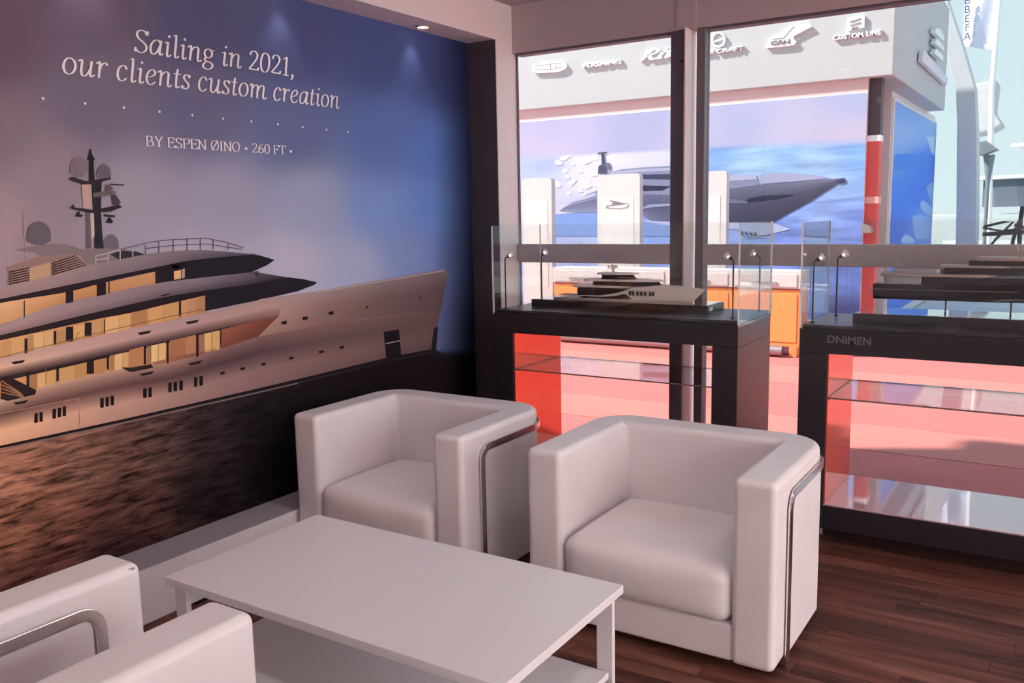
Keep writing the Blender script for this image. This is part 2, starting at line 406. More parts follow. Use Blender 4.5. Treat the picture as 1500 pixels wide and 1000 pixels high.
ceil = tag(MB().box(-3.35, XR + 0.3, YR - 0.15, YW + 0.25, ZC, ZC + 0.16).build('ceiling', M_LINTEL), kind='structure')
w = MB()
w.box(-3.35, XM, YR, YJ, 0, ZC)                         # panel the mural is mounted on
w.box(-3.35, XL, YR, YW + 0.012, ZB, ZC)                  # boxed beam
w.box(-3.35, XL, YJ, YW + 0.012, 0, ZB)                   # return beside the window
wall_left = tag(w.build('wall_left', M_WALL), kind='structure')
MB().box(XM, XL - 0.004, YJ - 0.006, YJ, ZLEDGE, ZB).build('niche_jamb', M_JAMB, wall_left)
trim = tag(MB().box(XM, XL, YR, YJ, 0, ZLEDGE).build('trim_1', M_LAM, bevel=0.004, seg=2), kind='structure')
MB().box(XM + 0.004, XL - 0.001, YR, YJ - 0.002, ZLEDGE, ZLEDGE + 0.003).build('ledge_shade_sheet', mat('ledge_shade_grey', (0.42, 0.40, 0.48), 0.5), trim)  # thin grey sheet: niche shade on the white ledge put into colour
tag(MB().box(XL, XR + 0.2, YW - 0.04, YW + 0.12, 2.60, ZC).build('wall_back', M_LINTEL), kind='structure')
tag(MB().box(-3.35, XR + 0.2, YR - 0.15, YR, 0, ZC).build('wall_rear', M_WALL), kind='structure')

# glazing: one window structure with its posts, rails and panes
def glazing(name, x0, x1, left_w, right_w):
    wroot = tag(empty(name, ((x0 + x1) / 2, YW, 0)), kind='structure')
    def part(n, m, *b): 
        o = MB().box(*b).build(n, m, None, bevel=0.003, seg=1); o.parent = wroot; o.matrix_parent_inverse = Matrix.Translation((-(x0 + x1) / 2, -YW, 0))
        return o
    part('frame_stile', M_FRAME, x0, x0 + left_w, YW - (0.03 if left_w > 0.02 else 0.002), YW + (0.05 if left_w > 0.02 else 0.014), 0, 2.60)
    part('frame_stile', M_FRAME, x1 - right_w, x1, YW - 0.03, YW + 0.05, 0, 2.60)
    part('middle_rail', M_RAIL, x0 + left_w, x1 - right_w, YW - 0.035, YW + 0.05, 1.292, 1.408)
    part('top_rail', M_FRAME, x0 + left_w, x1 - right_w, YW - 0.02, YW + 0.05, 2.585, 2.60)
    part('bottom_rail', M_FRAME, x0 + left_w, x1 - right_w, YW - 0.03, YW + 0.05, 0, 0.07)
    part('pane', M_WINGLASS, x0 + left_w, x1 - right_w, YW + 0.004, YW + 0.012, 1.408, 2.585)
    part('pane', M_WINGLASS, x0 + left_w, x1 - right_w, YW + 0.004, YW + 0.012, 0.07, 1.292)
    return wroot
glazing('window_1', -3.05, -1.95, 0.012, 0.044)
glazing('window_2', -1.84, 0.90, 0.05, 0.05)
glazing('window_3', 1.05, 3.05, 0.05, 0.05)
for k, (xa, xb, xc) in enumerate(((-1.95, -1.885, -1.84), (0.90, 0.99, 1.05), (3.05, 3.14, 3.2))):
    post = tag(MB().box(xa, xb, YW - 0.045, YW + 0.08, 0, 2.60).build('trim_%d' % (k + 2), M_FRAME, bevel=0.004, seg=1), kind='structure')
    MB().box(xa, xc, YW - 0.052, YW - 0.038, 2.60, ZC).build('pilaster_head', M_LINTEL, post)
    MB().box(xb, xb + 0.014, YW - 0.105, YW + 0.08, 0, 2.60).build('cover_strip', M_STRIPW, post, bevel=0.004, seg=1)
MB().lathe([(0.010, 0), (0.010, 0.006), (0.004, 0.008)], (0, 0, 0), 12).build('bolt_cap', mat('black_plastic', (0.02, 0.02, 0.02), 0.5), bpy.data.objects['trim_2']).matrix_local = Matrix.Translation((-1.917, YW - 0.046, 2.43)) @ Matrix.Rotation(math.pi / 2, 4, 'X')
# open terrace side on the right: slim posts only
for k, y in enumerate((-2.05, 0.3, 2.6)):
    tag(MB().box(XR, XR + 0.1, y, y + 0.1, 0, ZC).build('trim_%d' % (k + 5), M_FRAME, bevel=0.004, seg=1), kind='structure')

# ------------------------------------------------------------------ plank floor
floor = tag(MB().box(-3.35, XR + 0.3, YR - 0.15, YW + 0.12, -0.12, -0.0125).build('floor', M_DARKWOOD), kind='structure')
def wood_mat(name, rgb):
    m = mat(name, rgb, 0.5, spec=0.15)
    nt = m.node_tree; p = nt.nodes['Principled BSDF']
    tc = nt.nodes.new('ShaderNodeTexCoord'); mp = nt.nodes.new('ShaderNodeMapping'); mp.inputs['Scale'].default_value = (1.6, 20, 6)
    oi = nt.nodes.new('ShaderNodeObjectInfo'); ad = nt.nodes.new('ShaderNodeVectorMath'); ad.operation = 'ADD'
    sc = nt.nodes.new('ShaderNodeVectorMath'); sc.operation = 'SCALE'; sc.inputs['Scale'].default_value = 7.3
    nt.links.new(oi.outputs['Location'], sc.inputs[0]); nt.links.new(tc.outputs['Object'], ad.inputs[0]); nt.links.new(sc.outputs[0], ad.inputs[1])
    nt.links.new(ad.outputs[0], mp.inputs[0])
    n = nt.nodes.new('ShaderNodeTexNoise'); n.inputs['Scale'].default_value = 1.0; n.inputs['Detail'].default_value = 7; n.inputs['Distortion'].default_value = 0.9
    nt.links.new(mp.outputs[0], n.inputs['Vector'])
    cr = nt.nodes.new('ShaderNodeValToRGB')
    cr.color_ramp.elements[0].position = 0.30; cr.color_ramp.elements[0].color = (rgb[0] * 0.42, rgb[1] * 0.38, rgb[2] * 0.38, 1)
    cr.color_ramp.elements[1].position = 0.72; cr.color_ramp.elements[1].color = (rgb[0] * 1.45, rgb[1] * 1.45, rgb[2] * 1.45, 1)
    nt.links.new(n.outputs['Fac'], cr.inputs[0]); nt.links.new(cr.outputs[0], p.inputs['Base Color'])
    return m
WOODS = [wood_mat('walnut_plank_%s' % k, c) for k, c in (('mid', (0.118, 0.045, 0.033)), ('red', (0.145, 0.053, 0.038)), ('dark', (0.088, 0.034, 0.026)), ('pale', (0.185, 0.077, 0.055)))]
PW, PGAP = 0.088, 0.0012
planks = []
row = 0; y = YR
while y < YW + 0.1:
    x = -3.05 - random.random() * 0.9
    while x < XR + 0.2:
        L = random.choice((0.55, 0.7, 0.85, 1.0))
        x0, x1 = max(x, -3.05), min(x + L, XR + 0.25)
        if x1 - x0 > 0.03: planks.append((x0, x1, y, random.choice((0, 0, 1, 1, 2, 3))))
        x += L
    y += PW; row += 1
def in_view(pl):
    cx, cy = (pl[0] + pl[1]) / 2, pl[2] + PW / 2
    if cx < -1.35 and cy < 2.45: return 1e9
    u, v = project((cx, cy, 0))
    return math.hypot(cx, cy) if (-40 < u < 1620 and 300 < v < 1080) else 1e9
planks.sort(key=in_view)
meshes = {}
rest = [MB() for _ in WOODS]
for i, (x0, x1, y0, k) in enumerate(planks):
    if i < 290 and in_view(planks[i]) < 1e8:
        key = (round(x1 - x0, 3), k)
        if key not in meshes:
            hl = (x1 - x0) / 2 - PGAP / 2; hw = PW / 2 - PGAP / 2; e = 0.0012
            me = bpy.data.meshes.new('plank')
            me.from_pydata([(-hl, -hw, -.012), (hl, -hw, -.012), (hl, hw, -.012), (-hl, hw, -.012), (-hl, -hw, -e), (hl, -hw, -e), (hl, hw, -e), (-hl, hw, -e),
                            (-hl + e, -hw + e, 0), (hl - e, -hw + e, 0), (hl - e, hw - e, 0), (-hl + e, hw - e, 0)], [],
                           [(0, 3, 2, 1), (0, 1, 5, 4), (1, 2, 6, 5), (2, 3, 7, 6), (3, 0, 4, 7), (4, 5, 9, 8), (5, 6, 10, 9), (6, 7, 11, 10), (7, 4, 8, 11), (8, 9, 10, 11)])
            me.materials.append(WOODS[k]); meshes[key] = me
        o = bpy.data.objects.new('plank', meshes[key]); COL.objects.link(o); o.parent = floor; o.location = ((x0 + x1) / 2, y0 + PW / 2, 0)
    else:
        rest[k].box(x0 + PGAP / 2, x1 - PGAP / 2, y0 + PGAP / 2, y0 + PW - PGAP / 2, -.012, 0)
allr = MB(); idx = []
for k, mbx in enumerate(rest):
    allr.add(mbx.v, mbx.f); idx += [k] * len(mbx.f)
po = allr.build('more_planks', WOODS, floor); tag(po, kind='stuff')
for p, k in zip(po.data.polygons, idx): p.material_index = k

# ------------------------------------------------------------------ soffit downlights
def downlight(y, lab):
    r = tag(empty('downlight', (-3.165, y, ZB)), lab, 'light', 'recessed downlights over the mural')
    MB().lathe([(0.036, -0.001), (0.044, -0.001), (0.044, -0.006), (0.034, -0.008), (0.033, -0.001)], (0, 0, 0), 28).build('trim_ring', mat('brushed_ring', (0.6, 0.45, 0.38), 0.35, metal=0.8), r, smooth=True)
    MB().lathe([(0.0, -0.001), (0.033, -0.002), (0.030, -0.004), (0.0, -0.0045)], (0, 0, 0), 24).build('lens', mat('lit_lens', (1, 0.9, 0.75), 0.4, emit=(1.0, 0.82, 0.62), estr=2.2), r)
    l = bpy.data.lights.new('downlight_lamp', 'SPOT'); l.energy = 0.9; l.color = (1.0, 0.86, 0.74); l.spot_size = math.radians(75); l.spot_blend = 0.9; l.shadow_soft_size = 0.03
    lo = bpy.data.objects.new('downlight_lamp', l); COL.objects.link(lo); lo.parent = r; lo.location = (0, 0, -0.02)
    lo.rotation_euler = Vector((-0.32, 0, -1)).to_track_quat('-Z', 'Y').to_euler()
downlight(4.06, 'round recessed downlight in the beam soffit near the dark niche jamb')
downlight(3.07, 'round recessed downlight in the beam soffit above the printed number 2021')
downlight(2.08, 'round recessed downlight in the beam soffit above the printed radar mast')
downlight(1.09, 'round recessed downlight in the beam soffit past the start of the mural lettering')
# unseen fill lamps added in the ceiling to brighten the seating
def ceiling_fill(x, y, where):
    r = tag(empty('ceiling_fill_light', (x, y, ZC)), 'added round ceiling fill light out of view %s' % where, 'light', 'added ceiling fill lights')
    MB().lathe([(0.066, -0.001), (0.078, -0.001), (0.078, -0.007), (0.064, -0.009), (0.062, -0.001)], (0, 0, 0), 28).build('trim_ring', M_CHROME, r, smooth=True)
    MB().lathe([(0.0, -0.001), (0.062, -0.002), (0.058, -0.004), (0.0, -0.005)], (0, 0, 0), 24).build('lens', MATS['lit_lens'], r)
    l = bpy.data.lights.new('ceiling_fill_lamp', 'SPOT'); l.energy = CEIL_W; l.color = (1.0, 0.93, 0.88); l.spot_size = math.radians(130); l.spot_blend = 0.8; l.shadow_soft_size = 0.07
    lo = bpy.data.objects.new('ceiling_fill_lamp', l); COL.objects.link(lo); lo.parent = r; lo.location = (0, 0, -0.02)
CEIL_W = 13.0
for x, y, where in ((-1.9, 0.9, 'above the armchair with the chrome side frame'), (-1.9, 2.7, 'above the far edge of the coffee table'), (-0.1, 0.9, 'above the bare floor by the rear wall'),
                    (-0.1, 2.7, 'above the bare floor before the lettered case'), (1.7, 0.9, 'beside the terrace near the rear wall'), (1.7, 2.7, 'beside the terrace near the window')): ceiling_fill(x, y, where)

# ================================================================== the mural
MG = (1.45, 1.8, 1.85)
mural = tag(empty('wall_mural', (XM, 2.0, ZLEDGE)), 'large printed mural of a yacht at dusk with white serif lettering', 'mural')
P_INK = print_mat('mural_ink', 0.42)
P_WATER = print_mat('mural_ink_water', 0.42, 0.85, (1, 7, 46))
class MuralPrint(Print):
    def mesh(s, *a, **k):
        o = Print.mesh(s, *a, **k); o.matrix_parent_inverse = Matrix.Translation((-XM, -2.0, -ZLEDGE)); return o
MP = MuralPrint('x', XM, 1, mural, P_INK, MG, base=0.003)
SKYC = [(-100, 20, (92, 72, 84)), (0, 60, (96, 76, 88)), (140, 20, (92, 76, 92)), (300, 30, (76, 72, 98)), (440, 60, (66, 68, 104)), (560, 80, (62, 70, 112)), (660, 110, (52, 58, 98)),
        (0, 200, (118, 98, 108)), (140, 140, (104, 90, 106)), (300, 160, (94, 88, 112)), (430, 190, (86, 90, 124)), (560, 200, (80, 94, 144)), (640, 220, (76, 98, 156)),
        (0, 320, (146, 118, 122)), (60, 260, (132, 112, 120)), (200, 300, (142, 126, 138)), (330, 300, (138, 128, 146)), (450, 300, (136, 132, 154)), (560, 310, (106, 122, 168)), (630, 310, (90, 112, 168)),
        (430, 390, (160, 146, 162)), (520, 390, (146, 140, 164)), (600, 370, (112, 120, 160)), (655, 380, (98, 110, 158)), (655, 470, (96, 102, 142)), (300, 400, (160, 142, 152)), (-100, 320, (150, 118, 118))]
WATC = [(-80, 700, (157, 99, 73, 1)), (20, 690, (134, 84, 66, 1)), (20, 770, (122, 74, 57, 1)), (120, 680, (108, 70, 57, 1)), (100, 760, (100, 58, 47, 1)), (200, 670, (83, 53, 46, 1)), (250, 650, (68, 45, 42, 1)), (200, 740, (64, 37, 33, 1)),
        (60, 840, (73, 41, 35, 1)), (160, 810, (48, 27, 28, 1)), (300, 640, (41, 27, 30, .7)), (300, 720, (26, 17, 18, .8)), (380, 620, (26, 20, 23, .4)), (400, 700, (16, 11, 13, .5)), (500, 590, (24, 17, 20, .2)), (600, 550, (22, 16, 20, 0)), (660, 560, (16, 11, 15, 0)), (690, 520, (15, 11, 17, 0)), (560, 640, (10, 6, 8, 0))]
HZ = [(-9000, 2910), (-125, 683), (0, 653), (185, 613), (370, 571), (435, 556), (565, 525), (631, 513), (640, 517), (900, 520)]
vs, cs, fs = [], [], []
NY, NZ = 220, 120
YA, YB = -1.2, YJ - 0.007
for j in range(NZ + 1):
    z = ZLEDGE + (ZB - ZLEDGE) * j / NZ
    for i in range(NY + 1):
        yy = YA + (YB - YA) * i / NY
        u, v = project((XM, max(yy, 1.45), z))
        # printed horizon: just under the hull's waterline
        hz = 520
        for (xa, ya), (xb, yb) in zip(HZ[:-1], HZ[1:]):
            if xa <= u < xb: hz = ya + (yb - ya) * (u - xa) / (xb - xa)
        hz -= 2
        sk = blend(SKYC, u, v); wa = blend(WATC, u, v)
        t = min(1, max(0, (v - (hz - 4)) / 10))
        e = min(1, max(0, (u - 632) / 62)) ** 1.3  # dark end by the jamb: partly print, partly niche shade painted in
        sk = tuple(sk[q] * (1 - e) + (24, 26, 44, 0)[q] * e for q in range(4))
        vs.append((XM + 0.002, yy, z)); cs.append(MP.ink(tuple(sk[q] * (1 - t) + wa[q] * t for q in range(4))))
for j in range(NZ):
    for i in range(NY):
        a = j * (NY + 1) + i; fs.append((a, a + 1, a + NY + 2, a + NY + 1))
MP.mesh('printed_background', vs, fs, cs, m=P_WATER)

A = lambda x, y: (x / 4, 200 + y / 4)
B = lambda x, y: (x / 4, 430 + y / 4)
C = lambda x, y: (300 + x / 3.7025, 340 + y / 3.7037)
wl_line = [B(-500, 1015), B(0, 893), B(740, 733), B(1480, 565), C(500, 800), C(980, 685), C(1225, 637)]
MP.strip('printed_hull', [B(-500, 735), B(0, 625), B(240, 548), B(700, 440), B(1000, 398), B(1260, 316), B(1480, 250), C(300, 545), C(600, 505), C(850, 472), C(1100, 440), C(1278, 420)], wl_line,
         [[(160, 118, 100), (160, 120, 102), (150, 110, 96), (112, 80, 76), (98, 70, 68), (86, 62, 62)],
          [(90, 59, 55), (86, 56, 52), (78, 50, 49), (62, 42, 45), (80, 57, 58), (84, 60, 60)],
          [(196, 144, 112), (188, 134, 106), (154, 112, 98), (116, 86, 82), (100, 72, 70), (88, 64, 64)],
          [(186, 132, 100), (176, 122, 98), (142, 102, 92), (114, 82, 80), (94, 68, 68), (80, 58, 60)]], 2, 60, k=1.12)
MP.strip('printed_bow', [C(280, 365), C(600, 320), C(1000, 250), C(1290, 200), C(1320, 216)], [C(270, 568), C(600, 507), C(850, 471), C(1100, 439), C(1278, 421)],
         [[(136, 110, 110), (124, 100, 100), (112, 90, 90), (98, 80, 82)], [(150, 112, 100), (112, 84, 80), (92, 68, 68), (80, 60, 62)], [(128, 92, 84), (104, 76, 72), (90, 66, 64), (78, 57, 59)]], 2.5, 40, smooth=False, k=1.12)
MP.lines('printed_sheer_line', [[C(600, 327), C(1000, 258), C(1300, 207)]], (150, 128, 128), 2.0, 3)
MP.lines('printed_boot_stripe', [[(p[0], p[1] + 1) for p in wl_line]], (26, 18, 22), 4.0, 3)
MP.lines('printed_spray_line', [[(p[0], p[1] + 5) for p in wl_line[:5]]], (120, 92, 84), 1.6, 3)
MP.polys('printed_stem_shadow', [[C(1240, 520), C(1262, 510), C(1252, 640), C(1310, 668), C(1225, 668), C(1228, 600)]], (28, 24, 32), 3)
GOLD = [[(206, 154, 100), (214, 164, 108), (200, 148, 94), (206, 156, 104), (190, 140, 92), (150, 92, 66), (112, 66, 54)], [(190, 136, 88), (196, 144, 94), (186, 132, 84), (188, 136, 92), (170, 120, 80), (124, 74, 58), (98, 58, 50)]]
GOLD = [[(r * .93, g * .85, b * .86) for r, g, b in row] for row in GOLD]
MP.strip('printed_window_band', [B(-400, 580), B(0, 488), B(450, 393), B(1000, 268), B(1480, 158), C(400, 452)], [B(-400, 712), B(0, 623), B(240, 546), B(700, 440), B(1000, 398), B(1260, 330), C(285, 566)], GOLD, 3, 50)
DK = (34, 22, 26)
MP.strip('printed_deck_shadow', [B(-400, 575), B(0, 484), B(450, 390), B(1000, 264), B(1480, 154)], [B(-400, 606), B(0, 516), B(450, 414), B(1000, 284), B(1480, 162)], [[(46, 30, 30), (40, 26, 28), (50, 32, 32)]], 3.5, 40)
pan = []
for x0, x1, c in ((172, 212, (150, 102, 66)), (216, 262, (196, 146, 100)), (268, 320, (186, 136, 90)), (345, 430, (182, 130, 84)), (432, 500, (170, 118, 76)), (552, 616, (164, 112, 72)), (640, 664, (150, 100, 66)), (668, 712, (198, 152, 106)), (714, 748, (186, 138, 92)), (856, 878, (140, 98, 80)), (882, 920, (204, 160, 110)), (924, 966, (196, 150, 104)), (1164, 1190, (142, 92, 76)), (1194, 1234, (196, 148, 98)), (1238, 1282, (188, 138, 92))):
    tp = lambda x: 486 - 0.2225 * x + 14
    bt = lambda x: (624 - 0.32 * x if x < 240 else 547 - 0.2304 * (x - 240) if x < 700 else 441 - 0.196 * (x - 700)) - 1
    pan.append(([B(x0, tp(x0)), B(x1, tp(x1)), B(x1, bt(x1)), B(x0, bt(x0))], c))
MP.polys('printed_window_panel', pan, DK, 3.2)
pan = []
for x0, x1, c in ((0, 60, (180, 126, 84)), (64, 136, (190, 138, 92)), (160, 192, (168, 118, 80)), (195, 250, (198, 152, 104)), (254, 306, (192, 144, 98)), (614, 690, (198, 148, 98)), (693, 760, (188, 138, 90)), (866, 950, (188, 134, 86)), (954, 1040, (180, 128, 82)), (1060, 1096, (176, 126, 84)), (1100, 1144, (166, 118, 82)), (1148, 1194, (156, 108, 76))):
    tp = lambda x: 268 - 0.2195 * x + 12
    bt = lambda x: 382 - 0.2295 * x
    pan.append(([B(x0, tp(x0)), B(x1, tp(x1)), B(x1, bt(x1)), B(x0, bt(x0))], c))
MP.polys('printed_upper_window_panel', pan, DK, 3.2)
pst = []
for x, t, b, hw in ((160, 452, 548, 9), (333, 405, 512, 8), (525, 388, 470, 22), (628, 345, 444, 7), (845, 303, 414, 7), (978, 275, 410, 6), (1152, 236, 372, 7), (1289, 205, 296, 4)):
    pst.append([B(x - hw, t), B(x + hw, t - 3), B(x + hw, b - 2), B(x - hw, b)])
MP.polys('printed_posts', pst, DK, 4)
MP.polys('printed_wall_panels', [([B(752, 330), B(838, 308), B(838, 412), B(752, 432)], (164, 106, 70)), ([B(990, 275), B(1080, 255), B(1080, 352), B(990, 372)], (148, 92, 66)), ([B(1082, 255), B(1142, 240), B(1142, 345), B(1082, 355)], (160, 104, 74)), ([B(640, 345), B(750, 322), B(750, 340), B(640, 362)], (58, 36, 34)), ([B(180, 445), B(320, 412), B(320, 425), B(180, 458)], (70, 44, 40))], DK, 4)
MP.lines('printed_window_lines', [[B(880, 300), B(880, 405)], [B(922, 292), B(922, 398)], [B(1236, 215), B(1236, 310)], [B(265, 425), B(265, 520)], [B(890, 402), B(1140, 350), B(1262, 322)], [B(900, 415), B(1140, 366)], [B(1034, 375), B(1034, 396)]], (120, 78, 58), 1.0, 4)
MP.strip('printed_deck_band', [B(-400, 470), B(0, 378), B(600, 240), B(1000, 155), B(1480, 45), C(300, 362), C(420, 343)], [B(-400, 580), B(0, 490), B(450, 397), B(1000, 270), B(1480, 160), C(400, 452)],
         [[(158, 118, 108), (164, 124, 116), (156, 120, 116), (142, 112, 112), (138, 110, 108)], [(192, 146, 120), (184, 140, 120), (160, 120, 112), (150, 114, 108), (148, 110, 100)], [(66, 42, 40), (60, 38, 38), (54, 35, 38), (66, 45, 46), (108, 75, 70)]], 5, 50, k=1.06)
fair = []
for x, y in ((100, 402), (840, 230), (1120, 167)): fair.append([B(x - 40, y - 2), B(x + 42, y - 16), B(x + 30, y + 2), B(x - 24, y + 12)])
for x, y in ((118, 636), (856, 467), (1140, 405)): fair.append([B(x - 46, y + 2), B(x + 44, y - 16), B(x + 26, y + 4), B(x - 26, y + 14)])
fair.append([A(935, 930), A(990, 915), A(985, 926), A(945, 936)])
MP.polys('printed_fairleads', fair, (36, 24, 28), 6)
MP.strip('printed_upper_window_band', [B(-400, 355), B(0, 268), B(550, 130), B(760, 85), B(1200, 5)], [B(-400, 475), B(0, 383), B(600, 245), B(1000, 160), B(1205, 110)], [GOLD[0][:5], GOLD[1][:5]], 3, 40)
MP.strip('printed_eave_shadow', [B(-400, 320), B(0, 236), B(550, 106), B(760, 58), B(1200, -25)], [B(-400, 360), B(0, 273), B(550, 152), B(760, 112), B(1000, 55), B(1200, 10)], [[(50, 32, 32), (36, 24, 28), (30, 22, 26)]], 4, 40)
pst = []
for x, t, b, hw in ((148, 262, 350, 9), (318, 220, 298, 7), (403, 195, 280, 21), (512, 170, 250, 20), (608, 150, 234, 3), (1050, 40, 132, 6)):
    pst.append([B(x - hw, t), B(x + hw, t - 3), B(x + hw, b - 2), B(x - hw, b)])
MP.polys('printed_upper_posts', pst, DK, 5)
MP.polys('printed_upper_panels', [([B(765, 105), B(858, 85), B(858, 175), B(765, 195)], (160, 106, 72)), ([B(330, 222), B(378, 212), B(378, 278), B(330, 290)], (170, 118, 78)), ([B(535, 165), B(600, 152), B(600, 232), B(535, 248)], (176, 126, 84)), ([B(428, 190), B(488, 178), B(488, 256), B(428, 268)], (196, 144, 94))], DK, 4)
MP.lines('printed_upper_rails', [[B(0, 372), B(330, 290), B(640, 212), B(850, 165), B(1060, 118), B(1200, 88)], [B(440, 262), B(450, 235), B(462, 225)]], (110, 72, 56), 1.0, 6)
MP.polys('printed_dark_wing', [[B(1197, -30), C(0, 312), C(150, 285), C(300, 260), C(450, 244), C(530, 254), C(606, 271), C(590, 286), C(500, 320), C(300, 366), C(0, 428), B(1197, 102)]], (30, 24, 31), 4)
MP.strip('printed_roof_band', [B(-400, 285), B(0, 185), A(320, 985), A(640, 915), A(940, 855), A(1480, 793), C(260, 214), C(420, 240)], [B(-400, 330), B(0, 242), B(550, 110), A(1000, 932), A(1480, 862), C(300, 271), C(440, 245)],
         [[(146, 112, 112), (152, 120, 120), (134, 108, 110), (120, 98, 104), (64, 54, 60)], [(150, 114, 112), (150, 116, 116), (130, 104, 106), (104, 86, 94), (56, 46, 54)], [(132, 96, 94), (128, 94, 94), (108, 82, 86), (74, 60, 68), (40, 32, 40)]], 5, 50)
MP.strip('printed_top_window_band', [A(-400, 1060), A(0, 970), A(380, 905), A(930, 785)], [A(-400, 1190), A(0, 1100), A(320, 988), A(640, 918), A(935, 856)], [[(190, 134, 94), (206, 152, 110), (182, 124, 82), (178, 126, 90)], [(172, 116, 76), (186, 132, 88), (166, 110, 72), (168, 118, 82)]], 3, 30)
MP.strip('printed_top_eave_shadow', [A(-400, 1020), A(0, 945), A(400, 862), A(900, 760), A(1080, 730)], [A(-400, 1060), A(0, 974), A(380, 912), A(620, 852), A(920, 788), A(1080, 765)], [[(44, 28, 32), (30, 22, 27)]], 4, 30)
MP.polys('printed_top_posts', [[A(380, 905), A(425, 895), A(425, 970), A(380, 978)], [A(562, 862), A(616, 852), A(616, 925), A(562, 935)], [A(134, 960), A(142, 958), A(142, 1055), A(134, 1060)], [A(630, 850), A(638, 848), A(638, 915), A(630, 918)], [A(905, 785), A(935, 778), A(935, 856), A(905, 862)]], DK, 5)
MP.polys('printed_dark_bridge', [[A(930, 762), A(1080, 728), A(1300, 698), A(1480, 686), C(300, 127), C(376, 150), C(335, 178), C(255, 215), A(1480, 800), A(1080, 842), A(935, 856)]], (30, 25, 32), 4)
MP.polys('printed_bridge_window', [([A(1015, 790), A(1055, 780), A(1055, 832), A(1015, 838)], (196, 146, 104)), ([A(1060, 778), A(1078, 773), A(1078, 826), A(1060, 830)], (150, 124, 116))], DK, 6)
MP.strip('printed_top_roof', [A(-400, 960), A(0, 878), A(300, 810), A(520, 748), A(840, 690), A(1150, 664), A(1480, 688), C(300, 126)], [A(-400, 1030), A(0, 950), A(400, 868), A(900, 766), A(1150, 720), A(1480, 692), C(300, 129)],
         [[(150, 116, 112), (146, 116, 114), (122, 102, 106), (84, 74, 82)], [(146, 110, 108), (140, 108, 108), (104, 86, 92), (56, 48, 56)]], 5, 40)
MP.polys('printed_funnel', [([A(30, 768), A(230, 700), A(430, 684), A(525, 752), A(300, 815), A(36, 876), A(50, 800)], (134, 100, 92)), ([A(168, 770), A(290, 735), A(290, 815), A(168, 845)], (168, 126, 100)), ([A(90, 660), A(180, 642), A(280, 628), A(380, 630), A(460, 655), A(500, 662), A(560, 650), A(700, 655), A(850, 690), A(525, 752), A(470, 700), A(430, 686), A(230, 698), A(200, 680), A(92, 668)], (116, 96, 98))], DK, 6)
louv = []
for k in range(6): louv.append([A(296, 740 + k * 13), A(440 + k * 12, 693 + k * 11), A(440 + k * 12, 698 + k * 11), A(296, 748 + k * 13)])
for k in range(6): louv.append([A(46, 790 + k * 14), A(168, 765 + k * 14), A(168, 771 + k * 14), A(46, 798 + k * 14)])
MP.polys('printed_louvres', louv, (42, 28, 30), 7)
def dome(cx, cy, w, h, base):
    p = [A(cx + w * math.cos(t), cy - h * abs(math.sin(t)) ** 0.75) for t in [math.pi * k / 14 for k in range(15)]]
    return p[::-1][::-1] + [A(cx - w, cy + base * 0.3), A(cx - w * 0.25, cy + base), A(cx + w * 0.3, cy + base), A(cx + w, cy + base * 0.3)]
MP.polys('printed_radar_domes', [(dome(222, 600, 72, 103, 34), (92, 78, 84)), (dome(457, 195, 52, 80, 40), (112, 94, 98)), (dome(602, 235, 42, 72, 20), (92, 80, 88)), (dome(645, 650, 45, 78, 6), (96, 84, 92))], DK, 7)
MP.polys('printed_mast', [([A(517, 125), A(541, 125), A(550, 265), A(515, 265)], (34, 28, 34)), ([A(518, 72), A(528, 72), A(532, 100), A(552, 138), A(502, 138), A(516, 100)], (34, 28, 34)),
    ([A(395, 240), A(420, 236), A(500, 262), A(640, 240), A(645, 250), A(560, 275), A(490, 286), A(410, 258)], (48, 38, 42)), ([A(472, 282), A(528, 280), A(536, 425), A(482, 420)], (168, 132, 124)),
    ([A(528, 262), A(590, 262), A(588, 330), A(585, 440), A(600, 655), A(548, 655), A(544, 450), A(536, 425)], (40, 34, 40)), ([A(498, 440), A(522, 440), A(530, 655), A(500, 655)], (92, 74, 76)), ([A(522, 450), A(544, 450), A(548, 580), A(530, 600)], (176, 148, 142)),
    ([A(540, 330), A(640, 315), A(680, 325), A(620, 348), A(540, 355)], (92, 76, 78)), ([A(405, 415), A(425, 395), A(432, 415), A(540, 430), A(690, 400), A(712, 412), A(640, 440), A(520, 448), A(415, 425)], (44, 34, 38)),
    ([A(640, 275), A(722, 281), A(722, 288), A(640, 284)], (38, 32, 38)), ([A(642, 340), A(668, 335), A(702, 385), A(690, 402), A(655, 402)], (66, 56, 60)), ([A(612, 280), A(640, 285), A(660, 310), A(610, 318)], (86, 72, 74)),
    ([A(448, 440), A(460, 440), A(462, 455), A(480, 460), A(470, 472), A(432, 468)], (34, 28, 32)), ([A(600, 455), A(670, 462), A(665, 474), A(600, 468)], (40, 34, 38)), ([A(628, 474), A(640, 474), A(656, 495), A(650, 508), A(612, 504)], (34, 28, 34))], DK, 8)
MP.lines('printed_antenna', [[A(127, 430), A(140, 725)]], (96, 78, 84), 0.7, 8)
MP.lines('printed_deck_rail', [[A(700, 662), A(860, 620), A(1000, 603), A(1200, 595), A(1320, 618), A(1420, 650), A(1405, 665)], [A(850, 655), A(1000, 638), A(1200, 628), A(1400, 658)], [A(848, 630), A(848, 690)], [A(925, 615), A(925, 680)], [A(1010, 603), A(1010, 675)], [A(1090, 598), A(1090, 668)], [A(1168, 596), A(1168, 665)], [A(1243, 602), A(1243, 660)], [A(1330, 620), A(1330, 665)]], (70, 60, 68), 1.1, 8)
